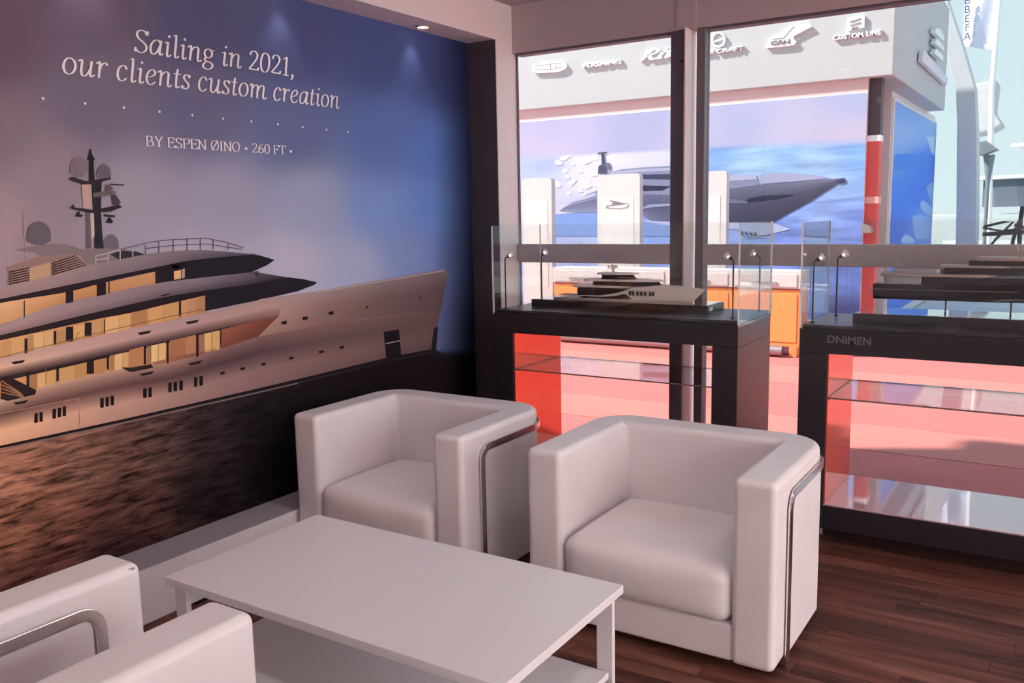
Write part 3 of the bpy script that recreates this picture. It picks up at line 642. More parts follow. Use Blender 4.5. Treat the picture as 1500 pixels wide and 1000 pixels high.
MP.lines('printed_white_rail', [[A(556, 745), A(556, 700), A(700, 662)], [A(628, 735), A(628, 685)], [A(698, 722), A(698, 662)], [A(772, 705), A(772, 665)], [A(556, 722), A(628, 712)]], (170, 152, 156), 1.3, 8)
MP.polys('printed_shelter', [[A(640, 690), A(700, 668), A(790, 672), A(845, 690), A(690, 720)]], (46, 40, 48), 7)
win = []
def hullwin(x, y, w, h): win.append([B(x, y + 2), B(x + w, y - 1), B(x + w, y + h - 2), B(x, y + h)])
for x, y in ((197, 698), (226, 692), (303, 673), (333, 666), (362, 659), (583, 610), (613, 603), (643, 596), (834, 553), (864, 548), (981, 520), (1012, 514), (1046, 508), (1131, 487), (1163, 481)): hullwin(x, y, 20, 58)
for x, y in ((1283, 456), (1402, 430)): win.append([B(x, y + 4), B(x + 26, y - 2), B(x + 28, y + 12), B(x + 4, y + 18)])
for x, y in ((78, 755), (187, 731), (299, 706), (450, 674), (613, 640), (724, 616)): win.append([C(x, y + 4), C(x + 26, y - 1), C(x + 27, y + 12), C(x + 4, y + 18)])
for x, y in ((412, 482), (526, 458), (667, 430)): win.append([C(x, y + 2), C(x + 27, y - 3), C(x + 27, y + 15), C(x, y + 18)])
win += [[C(866, 412), C(875, 396), C(883, 410)], [C(1161, 350), C(1170, 348), C(1170, 360), C(1161, 362)]]
MP.polys('printed_portholes', win, (24, 16, 20), 6)
MP.polys('printed_anchor_pocket', [([C(966, 540), C(1050, 527), C(1062, 680), C(980, 690)], (24, 19, 24)), ([C(975, 602), C(1055, 585), C(1055, 590), C(975, 607)], (150, 130, 130))], DK, 6)
MP.lines('printed_hull_seams', [[B(458, 612), B(462, 770)], [B(0, 700), B(458, 612)]], (150, 108, 88), 1.0, 4)
MP.polys('printed_stair', [([B(0, 490), B(40, 480), B(90, 505), B(210, 565), B(200, 590), B(40, 628), B(0, 615)], (40, 24, 26))] + [([B(0, 512 + k * 22), B(8, 508 + k * 22), B(120 + k * 8, 580 + k * 8), B(112 + k * 8, 586 + k * 8)], (140, 92, 68)) for k in range(4)] + [([B(705, 430), B(760, 432), B(880, 412), B(895, 432), B(770, 458), B(750, 455)], (44, 28, 28))], DK, 6)

# lettering on the mural
M_LETTER = mat('white_vinyl_lettering', (0.92, 0.90, 0.92), 0.4)
def mural_text(txt, p0, p1, name, cap=None, **kw):
    """text from pixel p0 (start of baseline) to p1 (end of baseline)"""
    polys, adv = pen_text(txt, **kw)
    a, b = on_x(*p0, XM), on_x(*p1, XM)
    z = (a.z + b.z) / 2; sc = (b.y - a.y) / adv
    vz = sc if cap is None else cap / 0.7
    line = empty(name); line.parent = mural; line.location = (0.007, a.y - 2.0, z - ZLEDGE)
    for i0, i1 in pen_text.letters:
        if i1 == i0: continue
        vs, fs = [], []
        for q_, pl in enumerate(polys[i0:i1]):
            n = len(vs); vs += [(0.00015 * pen_text.stroke[i0 + q_], u * sc, v * vz) for u, v in pl]; fs.append(tuple(range(n, n + len(pl))))
        me = bpy.data.meshes.new('letter'); me.from_pydata(vs, [], fs); me.materials.append(M_LETTER)
        o = bpy.data.objects.new('letter', me); COL.objects.link(o); o.parent = line
    return sc
capS = on_x(205, 44, XM).z - on_x(196.7, 75, XM).z
mural_text('Sailing in 2021,', (194, 74.5), (430, 113.5), 'lettering', cap=capS)
mural_text('our clients custom creation', (88, 104), (496, 161.5), 'lettering', cap=capS)
capB = on_x(216, 199, XM).z - on_x(216.7, 214, XM).z
mural_text('BY ESPEN QINO * 260 FT *', (212, 214.5), (428, 226.5), 'lettering', cap=capB, slant=0.02, thick=.085, thin=.03)
dots = MB()
for x, y in ((61.7, 144.3), (123.3, 151.7), (180, 157.7), (232.3, 163.7), (280.3, 169), (325.3, 173.7), (366.7, 178), (405.7, 182), (442, 186), (476.7, 190), (508.3, 193.7)):
    p = on_x(x, y, XM); dots = MB()
    dots.add([(0.007, p.y - 2.0 + 0.0055 * math.cos(t * math.pi / 4), p.z - ZLEDGE + 0.0055 * math.sin(t * math.pi / 4)) for t in range(8)], [tuple(range(8))])
    dots.build('dot', M_LETTER, mural)

# ================================================================== armchairs
def rounded_box(hx, hy, z0, z1, r, n=14, bulge=0.0, front=0.0):
    cz, hz = (z0 + z1) / 2, (z1 - z0) / 2
    bm = bmesh.new(); bmesh.ops.create_cube(bm, size=2)
    bmesh.ops.subdivide_edges(bm, edges=bm.edges[:], cuts=n, use_grid_fill=True)
    for v in bm.verts:
        p = Vector((v.co.x * hx, v.co.y * hy, v.co.z * hz)); s = Vector([math.copysign(abs(v.co[i]) ** 0.6, v.co[i]) for i in range(3)])
        p = Vector((s.x * hx, s.y * hy, s.z * hz))
        q = Vector([max(-h + r, min(h - r, c)) for c, h in zip(p, (hx, hy, hz))])
        d = p - q
        if d.length > 1e-9: p = q + d.normalized() * r
        u, w_ = p.x / hx, p.y / hy
        if p.z > 0: p.z += bulge * (1 - u * u) * (1 - w_ * w_)
        if p.y < 0: p.y -= front * (1 - u * u) * (1 - (p.z / hz) ** 2)
        v.co = p + Vector((0, 0, cz))
    me = bpy.data.meshes.new('cushion'); bm.to_mesh(me); bm.free()
    for p in me.polygons: p.use_smooth = True
    return me
def sweep_bar(pts, nrm, w, t):
    """flat bar: pts path, nrm outward normals, w width across, t thickness along the normal"""
    m = MB(); vs, fs = [], []; n = len(pts)
    for i in range(n):
        a = pts[max(0, i - 1)]; b = pts[min(n - 1, i + 1)]; tg = (b - a).normalized(); nn = nrm[i]; bi = tg.cross(nn).normalized()
        for du, dv in ((-.5, -.5), (.5, -.5), (.5, .5), (-.5, .5)): vs.append(pts[i] + nn * du * t + bi * dv * w)
    for i in range(n - 1):
        for k in range(4): fs.append((i * 4 + k, i * 4 + (k + 1) % 4, i * 4 + 4 + (k + 1) % 4, i * 4 + 4 + k))
    fs += [(3, 2, 1, 0), tuple(range(4 * n - 4, 4 * n))]
    return m.add(vs, fs)
CW, CD, CA, CH, CZ, CR = 0.487, 0.72, 0.153, 0.703, 0.03, 0.17     # half width, depth, arm thickness, height, ground gap, corner radius
def make_armchair():
    root = empty('armchair')
    arc = lambda cx, cy, r, a0, a1, n=9: [(cx + r * math.cos(math.radians(a0 + (a1 - a0) * k / n)), cy + r * math.sin(math.radians(a0 + (a1 - a0) * k / n))) for k in range(n + 1)]
    poly = [(-CW, 0), (-CW + CA, 0), (-CW + CA, CD - CA), (CW - CA, CD - CA), (CW - CA, 0), (CW, 0)] + arc(CW - CR, CD - CR, CR, 0, 90) + arc(-CW + CR, CD - CR, CR, 90, 180)
    MB().prism(poly, CZ, CH).build('arm_and_back_shell', M_WHITE, root, bevel=0.026, seg=5)
    mesh_obj('seat_cushion', rounded_box(CW - CA - 0.001, 0.295, 0.165, 0.375, 0.055, bulge=0.030, front=0.022), M_WHITE, root).location = (0, 0.287, 0)
    MB().box(-CW + CA - 0.004, CW - CA + 0.004, 0.012, CD - CA, CZ + 0.005, 0.17).build('front_rail', M_WHITE, root, bevel=0.012, seg=3)
    o = 0.010; z1 = 0.628; yl = 0.135; r = 0.055
    P, Nn = [], []
    def ap(p, n): P.append(Vector(p)); Nn.append(Vector(n).normalized())
    for k in range(6): ap((-CW - o, yl, z1 * 0 + (z1 - r) * k / 5), (-1, 0, 0))
    for k in range(1, 7):
        a = math.pi - (math.pi / 2) * k / 6; ap((-CW - o, yl + r + r * math.cos(a), z1 - r + r * math.sin(a)), (-1, 0, 0))
    for k in range(1, 4): ap((-CW - o, yl + r + (CD - CR - yl - r) * k / 3, z1), (-1, 0, 0))
    for k in range(1, 10):
        a = math.pi - (math.pi / 2) * k / 9; ap((-CW + CR + (CR + o) * math.cos(a), CD - CR + (CR + o) * math.sin(a), z1), (math.cos(a), math.sin(a), 0))
    Q, Qn = list(P), list(Nn)
    for p, n in zip(reversed(Q), reversed(Qn)): ap((-p.x, p.y, p.z), (-n.x, n.y, 0))
    sweep_bar(P, Nn, 0.032, 0.010).build('chrome_frame', M_CHROME, root, bevel=0.003, seg=2)
    for s in (-1, 1):
        x0, x1 = sorted((s * (CW + 0.001), s * (CW + 0.009)))
        MB().box(x0, x1, yl + 0.020, CD - CR + 0.01, 0.045, z1 - 0.020).build('side_panel', M_WHITE, root, bevel=0.004, seg=2)
    for sx in (-1, 1):
        for yy in (0.10, CD - 0.16):
            MB().lathe([(0.018, 0), (0.02, 0.004), (0.016, CZ + 0.006)], (sx * (CW - 0.09), yy, 0), 14).build('foot', mat('black_plastic', (0.02, 0.02, 0.02), 0.5), root)
    return root
ac = make_armchair()
chairs = [(-2.546, 2.80, 0, 'white leather tub armchair standing between the mural and the left display case'),
          (-1.262, 2.80, 0, 'white leather tub armchair facing the table corner, in front of the gap between display cases'),
          (-2.537, 1.335, math.pi, 'white leather tub armchair beside the mural with its chrome side frame turned to the room'),
          (-1.213, 1.285, math.pi, 'white leather tub armchair with its plain inner arm showing, next to the open terrace side')]
for i, (x, y, rz, lab) in enumerate(chairs):
    o = ac if i == 0 else copy_tree(ac)
    o.location = (x, y, 0); o.rotation_euler = (0, 0, rz)
    tag(o, lab, 'armchair', 'white tub armchairs around the coffee table')
# small zip tag on the armchair beside the mural
zr = [o for o in bpy.data.objects if o.name.startswith('armchair') and o.location.y == chairs[2][1] or abs(o.location.y - 1.335) < 1e-4 and o.type == 'EMPTY'][0]
MB().tube([(0.010 * math.cos(t * math.pi / 5), 0.006 * math.sin(t * math.pi / 5), 0) for t in range(10)], 0.0018, 6, True).build('zip_ring', M_CHROME, zr).location = (-CW + 0.004, 0.03, CH - 0.010)

# ================================================================== coffee table
TX0, TX1, TY0, TY1, TZ = -2.445, -1.122, 1.668, 2.358, 0.45
tb = tag(empty('coffee_table', ((TX0 + TX1) / 2, (TY0 + TY1) / 2, 0)), 'low rectangular white coffee table with a lower shelf', 'table')
def tpart(n, m, bv, *b):
    o = MB().box(*b).build(n, m, tb, bevel=bv, seg=2); o.matrix_parent_inverse = Matrix.Translation((-(TX0 + TX1) / 2, -(TY0 + TY1) / 2, 0)); return o
tpart('table_top', M_LAM, 0.002, TX0, TX1, TY0, TY1, TZ - 0.028, TZ)
tpart('lower_shelf', M_LAM, 0.002, TX0 + 0.05, TX1 - 0.03, TY0 + 0.03, TY1 - 0.045, 0.150, 0.172)
for sx, x0, x1 in ((0, TX0 + 0.02, TX0 + 0.075), (1, TX1 - 0.075, TX1 - 0.02)):
    for y0 in (TY0 + 0.02, TY1 - 0.040):
        tpart('leg', M_LAM, 0.002, x0, x1, y0, y0 + 0.02, 0, TZ - 0.028)

# ================================================================== display cases
YC, YCB, ZT, ZG = 4.19, 4.74, 1.057, 1.536
M_CASEGLASS = glass_mat('clear_case_glass', (0.985, 0.99, 0.985), 1.45)
M_EDGE = mat('polished_glass_edge', (0.92, 0.94, 0.93), 0.25)
M_SHELF = glass_mat('shelf_glass', (0.96, 0.93, 0.93), 1.5)
M_SHEDGE = mat('shelf_glass_edge', (0.20, 0.12, 0.11), 0.3)
M_RED = mat('glossy_red_panel', (0.90, 0.12, 0.06), 0.10, metal=0.55, spec=0.6)
M_GLOSSBASE = mat('glossy_base_panel', (0.62, 0.40, 0.42), 0.03, spec=1.0, coat=1.0)
M_BRONZE = mat('dark_bronze', (0.05, 0.045, 0.05), 0.35, metal=0.6)
def pane(name, parent, thin, *b):
    """glass sheet; the narrow faces carry the edge material"""
    o = MB().box(*b).build(name, [M_CASEGLASS if name != 'glass_shelf' else M_SHELF, M_EDGE if name != 'glass_shelf' else M_SHEDGE], parent)
    ax = 'xyz'.index(thin)
    for p in o.data.polygons:
        if abs(p.normal[ax]) < 0.5: p.material_index = 1
    return o
def make_case():
    W, D, S = 1.45, YCB - YC, 0.130
    r = empty('display_case')
    bx = lambda n, m, *b, bv=0.003: MB().box(*b).build(n, m, r, bevel=bv, seg=2)
    bx('side_block', M_BLACK, 0, S, 0, D, 0.075, 0.925); bx('side_block', M_BLACK, W - S, W, 0, D, 0.075, 0.925)
    bx('top_box', M_BLACK, 0, W, 0, D, 0.925, ZT - 0.018)
    bx('top_plate', mat('black_satin_top', (0.022, 0.02, 0.026), 0.30), 0.008, W - 0.008, 0.02, D - 0.008, ZT - 0.018, ZT)
    bx('base_box', M_BLACK, S, W - S, 0, D, 0.075, 0.190)
    bx('base_panel', M_GLOSSBASE, S, W - S, 0.004, D - 0.004, 0.190, 0.196, bv=0.001)
    bx('red_side_liner', M_RED, S, S + 0.006, 0.012, D - 0.002, 0.197, 0.924, bv=0.001)
    bx('red_side_liner', M_RED, W - S - 0.006, W - S, 0.012, D - 0.002, 0.197, 0.924, bv=0.001)
    pane('glass_shelf', r, 'z', S + 0.008, W - S - 0.008, 0.012, D - 0.03, 0.709, 0.717)
    for x in (S + 0.012, W - S - 0.012):
        for y in (0.05, D - 0.07):
            MB().lathe([(0.006, 0), (0.006, 0.010), (0.003, 0.012)], (x, y, 0.697), 10).build('shelf_pin', M_CHROME, r)
    for x in (0.10, W - 0.10):
        for y in (0.10, D - 0.09):
            MB().lathe([(0.017, 0), (0.019, 0.003), (0.019, 0.012), (0.016, 0.015), (0.016, 0.075)], (x, y, 0), 18).build('foot', M_CHROME, r, smooth=True)
    t = 0.008; z0 = ZT
    pane('glass_front', r, 'y', 0.004, W - 0.004, 0.004, 0.004 + t, z0 - 0.018, ZG)
    pane('glass_back', r, 'y', 0.004, W - 0.004, D - 0.004 - t, D - 0.004, z0 - 0.018, ZG)
    pane('glass_side', r, 'x', 0.004 - t, 0.004, 0.004, D - 0.004, z0 - 0.03, ZG)
    pane('glass_side', r, 'x', W - 0.004, W - 0.004 + t, 0.004, D - 0.004, z0 - 0.03, ZG)
    return r
c1 = make_case(); c1.location = (-2.822, YC, 0)
tag(c1, 'black display case with a glass hood over the white model yacht', 'display case', 'black display cases at the window')
c2 = copy_tree(c1); c2.location = (-1.074, YC, 0)
tag(c2, 'black display case with grey lettering and the dark model yacht under its glass hood', 'display case', 'black display cases at the window')
me = text_mesh('DNIMEN', 0.052, 0.0015, 0.0012)
lt = mesh_obj('lettering', me, mat('grey_case_lettering', (0.15, 0.14, 0.17), 0.3), c2)
a, b = on_y(1212, 497, YC), on_y(1276, 499, YC)
bpy.context.view_layer.update()
lw = lt.dimensions.x
lt.rotation_euler = (math.pi / 2, 0, 0); lt.scale = ((b.x - a.x) / lw, 0.95, 1); lt.location = ((a.x + b.x) / 2 + 1.074, -0.001, on_y(1244, 503.5, YC).z)

# ------------------------------------------------------------------ little lamps inside the cases
M_CUP = glass_mat('lamp_cup_glass', (0.92, 0.90, 0.88), 1.6, haze=0.25)
def make_lamp():
    r = empty('case_lamp')
    MB().lathe([(0.011, 0), (0.011, 0.004), (0.005, 0.006)], (0, 0, 0), 14).build('base', M_BRONZE, r)
    MB().tube([(0, 0, 0.004), (0, 0, 0.285), (0.004, 0, 0.296), (0.012, 0, 0.300)], 0.0042, 8).build('stem', M_BRONZE, r, smooth=True)
    h = empty('lamp_head', (0.014, 0, 0.300)); h.parent = r; h.rotation_euler = (0, math.radians(62), 0)
    MB().lathe([(0.006, -0.004), (0.010, 0.0), (0.010, 0.010), (0.006, 0.012)], (0, 0, 0), 14).build('socket', M_BRONZE, h, smooth=True)
    MB().lathe([(0.010, 0.010), (0.018, 0.022), (0.022, 0.036), (0.021, 0.037), (0.016, 0.023), (0.008, 0.012)], (0, 0, 0), 18).build('glass_cup', M_CUP, h, smooth=True)
    MB().lathe([(0.003, 0.010), (0.006, 0.016), (0.006, 0.022), (0.001, 0.026)], (0, 0, 0), 12).build('bulb', mat('warm_bulb', (1, 0.85, 0.7), 0.3, emit=(1, 0.78, 0.62), estr=2.5), h, smooth=True)
    return r
lp0 = make_lamp()
lamps = [(-2.775, 4.255, 25, 'left display case', 'front corner by the niche'), (-2.735, 4.60, -20, 'left display case', 'back corner by the niche'),
         (-1.437, 4.30, 165, 'left display case', 'front corner by the gap'), (-1.412, 4.66, 200, 'left display case', 'back corner by the gap'),
         (-1.040, 4.285, 20, 'lettered display case', 'front corner by the gap'), (-1.005, 4.62, -15, 'lettered display case', 'back corner by the gap')]
for i, (x, y, a, cs_, cn) in enumerate(lamps):
    o = lp0 if i == 0 else copy_tree(lp0)
    o.location = (x, y, ZT); o.rotation_euler = (0, 0, math.radians(a))
    tag(o, 'slim dark stem lamp with a glass cup, %s, %s' % (cs_, cn), 'lamp', 'stem lamps in the display cases')

# ================================================================== yachts (models and moored ones share one builder)
def hull_mesh(L, Bm, D0, D1, rake=0.12, keel=0.0, n=26, m=8, stern=0.86, flare=0.45, sheer=None):
    vs, fs = [], []
    for i in range(n + 1):
        t = i / n
        hb = Bm * (stern + (1 - stern) * math.sin(min(1, t / 0.45) * math.pi / 2)) if t < 0.45 else Bm * max(0.0, 1 - ((t - 0.45) / 0.55) ** 2.3)
        dz = D0 + D1 * t ** 2.2
        if sheer:
            for (ta, za), (tb_, zb) in zip(sheer[:-1], sheer[1:]):
                if ta <= t <= tb_: dz = za + (zb - za) * (t - ta) / (tb_ - ta)
        for j in range(m + 1):
            s = j / m
            ex = 0.35 + flare * max(0, (t - 0.5) * 2)
            k_ = 0.80 * (1 - t ** 4); y = hb * ((1 - k_) * s ** 0.7 + k_)
            x = t * (L - rake * L * (1 - s) * t ** 2)
            vs.append((x, y, keel + (dz - keel) * s))
    N = n + 1; M = m + 1
    vs += [(x, -y, z) for x, y, z in vs]
    off = N * M
    for i in range(n):
        for j in range(m):
            a = i * M + j; fs.append((a, a + M, a + M + 1, a + 1)); a += off; fs.append((a, a + 1, a + M + 1, a + M))
        fs.append((i * M + m, (i + 1) * M + m, (i + 1) * M + m + off, i * M + m + off))
        fs.append((i * M, i * M + off, (i + 1) * M + off, (i + 1) * M))
    fs.append(tuple(range(m + 1)) + tuple(range(off + m, off - 1, -1)))
    mb = MB(); mb.add(vs, fs); return mb
def plan(x0, x1, hw, nose=0.45, sternr=0.12, n=10):
    L = x1 - x0; up = []
    for k in range(n + 1):
        t = k / n; x = x1 - L * nose * (1 - t); up.append((x, hw * (1 - t ** 2.0) if k < n else 0.0))
    left = [(x0, hw * 0.82), (x0 + L * sternr * 0.4, hw * 0.95), (x0 + L * sternr, hw)]
    pts = left + up
    return pts + [(x, -y) for x, y in reversed(pts[:-1])]
def tier(x0, x1, hw, z0, z1, taper=0.0, nose=0.45, front=0.0):
    """prism of a boat-shaped plan; upper outline can be set in (taper) and raked at the front"""
    a = plan(x0, x1, hw, nose); b = plan(x0 + taper * (x1 - x0) * 0.3, x1 - front, hw * (1 - taper), nose); n = len(a)
    mb = MB(); mb.add([(x, y, z0) for x, y in a] + [(x, y, z1) for x, y in b], [tuple(range(n)), tuple(range(n, 2 * n))[::-1]] + [(i, i + n, (i + 1) % n + n, (i + 1) % n) for i in range(n)])
    return mb
def make_yacht(name, hullp, mhull, decks, cabins, mslab, mglass, mast=None, strips=(), windows=(), extra=None):
    r = empty(name)
    hull_mesh(**hullp).build('hull', mhull, r, smooth=True, weld=True)
    for d in decks: tier(*d[:5], **(d[5] if len(d) > 5 else {})).build('deck', mslab, r, bevel=(d[4] - d[3]) * 0.3, seg=2, ang=50)
    for c in cabins: tier(*c[:5], **(c[5] if len(c) > 5 else {})).build('cabin', mglass if len(c) < 7 else c[6], r)
    for (x0, x1, yy, z0, z1) in windows:
        for s in (-1, 1):
            MB().box(x0, x1, min(s * yy, s * (yy - 0.004)), max(s * yy, s * (yy - 0.004)), z0, z1).build('hull_window', mglass, r)
    if mast:
        x, z, h, w = mast
        MB().add(*(lambda p: (p.v, p.f))(MB().box(x - w, x + w, -w * .8, w * .8, z, z + h))).build('mast', mslab, r, bevel=w * 0.3, seg=2)
        MB().box(x - w * 2.6, x + w * 3.2, -w * 4, w * 4, z + h * 0.55, z + h * 0.62).build('crosstree', mslab, r, bevel=w * 0.1, seg=1)
        for dx, dy, dz in ((-2.2, -3, .62), (-2.2, 3, .62), (2.6, 0, .62)):
            MB().lathe([(w * .9, 0), (w * 1.15, w * .5), (w * 1.1, w * 1.5), (w * .7, w * 2.1), (0.0, w * 2.3)], (x + dx * w, dy * w, z + h * dz), 14).build('radar_dome', mslab, r, smooth=True)
        MB().tube([(x, 0, z + h), (x, 0, z + h * 1.35)], w * 0.22, 6).build('antenna', mslab, r)
    if extra: extra(r)
    return r
M_MHULL = mat('cream_model_hull', (0.86, 0.79, 0.73), 0.3, spec=0.5)
M_MSLAB = mat('cream_model_deck', (0.86, 0.80, 0.75), 0.35)
M_MGLASS = mat('black_model_glass', (0.012, 0.011, 0.014), 0.15)
M_PLINTH = mat('black_gloss_plinth', (0.014, 0.012, 0.016), 0.18)
M_MIRROR = mat('mirror_top', (0.70, 0.70, 0.72), 0.03, metal=1.0)
M_TEAK = mat('teak', (0.45, 0.25, 0.10), 0.5)
# model on the left case
p1 = tag(empty('model_plinth', (-2.16, 4.555, ZT)), 'low black plinth under the white model yacht', 'plinth')
MB().box(-0.545, 0.545, -0.13, 0.13, 0, 0.042).build('plinth_body', M_PLINTH, p1, bevel=0.002, seg=2)
MB().box(-0.535, 0.535, -0.12, 0.12, 0.042, 0.0435).build('plinth_top', mat('gloss_plinth_top', (0.05, 0.045, 0.05), 0.04, spec=1.0, coat=1.0), p1)
MB().box(0.5455, 0.5465, -0.10, -0.055, 0.012, 0.032).build('name_plate', mat('white_plate', (0.8, 0.8, 0.78), 0.4), p1)
def m1x(r):
    MB().box(0.03, 0.13, -0.05, 0.05, 0.020, 0.024).build('aft_teak_deck', M_TEAK, r)
    MB().tube([(0.42, -0.05, 0.132), (0.52, -0.05, 0.132), (0.62, -0.03, 0.132)], 0.0012, 5).build('guard_rail', M_CHROME, r)
    for k in range(4): MB().box(0.33 + k * 0.04, 0.352 + k * 0.04, -0.0735, -0.0700, 0.014, 0.020).build('porthole', M_MGLASS, r)
y1 = make_yacht('model_yacht', dict(L=0.92, Bm=0.072, D0=0.05, D1=0.05, rake=0.08, n=40, sheer=[(0, .006), (.09, .014), (.20, .026), (.36, .030), (.47, .048), (.57, .080), (.72, .092), (.88, .085), (1.01, .074)]), M_MHULL,
    [(0.13, 0.52, 0.068, 0.072, 0.086, dict(nose=0.35)), (0.20, 0.68, 0.064, 0.109, 0.121, dict(nose=0.45)), (0.28, 0.53, 0.050, 0.147, 0.157, dict(nose=0.5))],
    [(0.16, 0.58, 0.068, 0.012, 0.073, dict(nose=0.3)), (0.26, 0.67, 0.058, 0.085, 0.110, dict(nose=0.45, front=0.02)), (0.31, 0.52, 0.044, 0.120, 0.148, dict(nose=0.5, front=0.03))],
    M_MSLAB, M_MGLASS, mast=(0.366, 0.156, 0.046, 0.0075),
    windows=[(x, x + 0.011, 0.0730, 0.036, 0.060) for x in (0.50, 0.518, 0.545, 0.568, 0.591, 0.622, 0.640)], extra=m1x)
y1.location = (-2.595, 4.555, ZT + 0.0437)
tag(y1, 'cream white model motor yacht with black windows on a low plinth', 'model yacht', None)
# model on the lettered case
p2 = tag(empty('model_plinth', (-0.27, 4.50, ZT)), 'black plinth with a mirror top under the dark model yacht', 'plinth')
MB().box(-0.60, 0.60, -0.15, 0.15, 0, 0.045).build('plinth_body', M_PLINTH, p2, bevel=0.002, seg=2)
MB().box(-0.585, 0.585, -0.14, 0.14, 0.045, 0.0465).build('mirror_top', M_MIRROR, p2)
M_DHULL = mat('midnight_model_hull', (0.010, 0.011, 0.018), 0.18, coat=0.4)
M_DSLAB = mat('taupe_model_deck', (0.42, 0.36, 0.32), 0.4)
M_PALEGLASS = mat('pale_model_window', (0.35, 0.38, 0.42), 0.15)
def m2x(r):
    for x in (0.31, 0.575, 0.80):
        MB().lathe([(0.006, 0), (0.004, 0.003), (0.004, 0.075)], (x, 0, -0.060), 10).build('support_pin', M_BRONZE, r)
    for s in (-1, 1):
        MB().tube([(0.0, s * 0.067, 0.051), (0.3, s * 0.078, 0.051), (0.6, s * 0.076, 0.053)], 0.0012, 5).build('rub_rail', M_CHROME, r)
    MB().box(-0.02, 0.06, -0.05, 0.05, 0.045, 0.050).build('swim_platform', M_DSLAB, r, bevel=0.001, seg=1)
    for x in (0.045, 0.055): MB().box(x, x + 0.006, -0.05, -0.044, 0.075, 0.155).build('stern_pillar', M_DSLAB, r)
    MB().tube([(0.10, 0, 0.165), (0.085, 0, 0.195)], 0.0018, 5).build('whip_antenna', M_DSLAB, r)
y2 = make_yacht('model_yacht', dict(L=1.06, Bm=0.078, D0=0.076, D1=0.030, rake=0.12, keel=0.003), M_DHULL,
    [(0.03, 0.51, 0.070, 0.112, 0.126, dict(nose=0.12)), (0.28, 0.56, 0.064, 0.155, 0.166, dict(nose=0.15)), (0.43, 0.84, 0.056, 0.187, 0.204, dict(nose=0.4))],
    [(0.21, 0.88, 0.066, 0.074, 0.113, dict(nose=0.45)), (0.30, 0.82, 0.060, 0.125, 0.156, dict(nose=0.45, front=0.03)), (0.40, 0.76, 0.052, 0.165, 0.188, dict(nose=0.5, front=0.03)), (0.08, 0.31, 0.050, 0.125, 0.146, dict(nose=0.2), M_PALEGLASS), (0.05, 0.22, 0.060, 0.076, 0.113, dict(nose=0.1), M_PALEGLASS)],
    M_DSLAB, M_DHULL, mast=(0.60, 0.204, 0.05, 0.007), extra=m2x)
y2.location = (-0.80, 4.50, ZT + 0.0465 + 0.060)
tag(y2, 'dark blue-black model yacht with taupe decks on pins', 'model yacht', None)

# ================================================================== outside: ground
M_PINK = mat('pink_carpet', (0.62, 0.175, 0.16), 0.95, bump=0.25, bscale=300, vary=0.05, vscale=3)
M_PINK2 = mat('pink_carpet_pale', (0.64, 0.22, 0.185), 0.95, bump=0.25, bscale=300, vary=0.05, vscale=3)
M_QUAY = mat('pale_quay_concrete', (0.68, 0.70, 0.70), 0.9, bump=0.2, bscale=30, vary=0.08)
M_SEA = mat('harbour_water', (0.10, 0.22, 0.25), 0.08, bump=0.4, bscale=4)
quay = tag(MB().box(-40, 40, -30, 19.5, -0.6, -0.02).build('ground', M_QUAY), kind='structure')
sea = tag(MB().box(-160, 160, 19.5, 240, -0.8, -0.7).build('sea', M_SEA), kind='structure')
carpet = tag(MB().box(-14, 9, YW + 0.13, 11.9, -0.02, -0.006).build('carpet', M_PINK), 'wide pink event carpet laid outside between the stands', 'carpet')
yy = YW + 0.13
for k, wd in enumerate((1.05, 0.75, 1.3, 0.9, 1.6, 1.4)):
    MB().box(-14, 9, yy, min(yy + wd - 0.01, 11.9), -0.006, -0.001 + 0.001 * (k % 2)).build('carpet_strip', (M_PINK, M_PINK2)[k % 2], carpet); yy += wd
tag(MB().box(XR + 0.32, 9, -12, YW + 0.12, -0.02, -0.004).build('terrace_carpet', M_PINK2), 'pink carpet on the terrace beside the lounge', 'carpet')

# unseen pale pink stand, added to bounce sunlight in from the terrace
ns = tag(empty('bounce_stand', (6.9, 0, 0)), 'added unseen pale pink bounce stand across the terrace', 'building')
MB().box(0, 3, -14, 9.5, 0, 4.2).build('bounce_facade', mat('pale_pink_bounce', (0.93, 0.87, 0.87), 0.7), ns)
for k in range(5):
    MB().box(-0.05, 0, -11 + 4 * k, -9.2 + 4 * k, 0.9, 2.6).build('panel', M_QUAY, ns, bevel=0.01, seg=1)
MB().box(-0.35, 3.1, -14.1, 9.6, 4.2, 4.5).build('roof_edge', M_QUAY, ns)

# ================================================================== outside: the stand opposite
YF, YP = 11.0, 11.05
fb = on_y(1308, 112, YF); XC, ZF = fb.x, 3.08
ZFT = 4.62; YE = 15.6
M_FASCIA = mat('light_grey_fascia', (0.50, 0.51, 0.525), 0.6)
M_SIGN = mat('white_sign_letters', (0.93, 0.93, 0.93), 0.5)
M_SIGNSHADE = mat('sign_side', (0.62, 0.58, 0.60), 0.6)
pav = tag(empty('exhibition_stand', (XC, YF, 0)), 'exhibition stand with a light grey fascia carrying raised white logos', 'building')
inv = Matrix.Translation((-XC, -YF, 0))
def pv(o): o.parent = pav; o.matrix_parent_inverse = inv; return o
fascia = pv(MB().box(-15, XC, YF, YE, ZF, ZFT).build('fascia', M_FASCIA, bevel=0.01, seg=1))
XPR = on_y(1265, 300, YP).x
pv(MB().box(-15, XPR, YP + 0.02, YP + 0.16, 0, ZF).build('poster_wall', mat('pale_pink_wall', (0.72, 0.50, 0.50), 0.7)))
XS = on_y(1303, 250, 12.5).x
YPE = on_x(1366, 260, XS).y
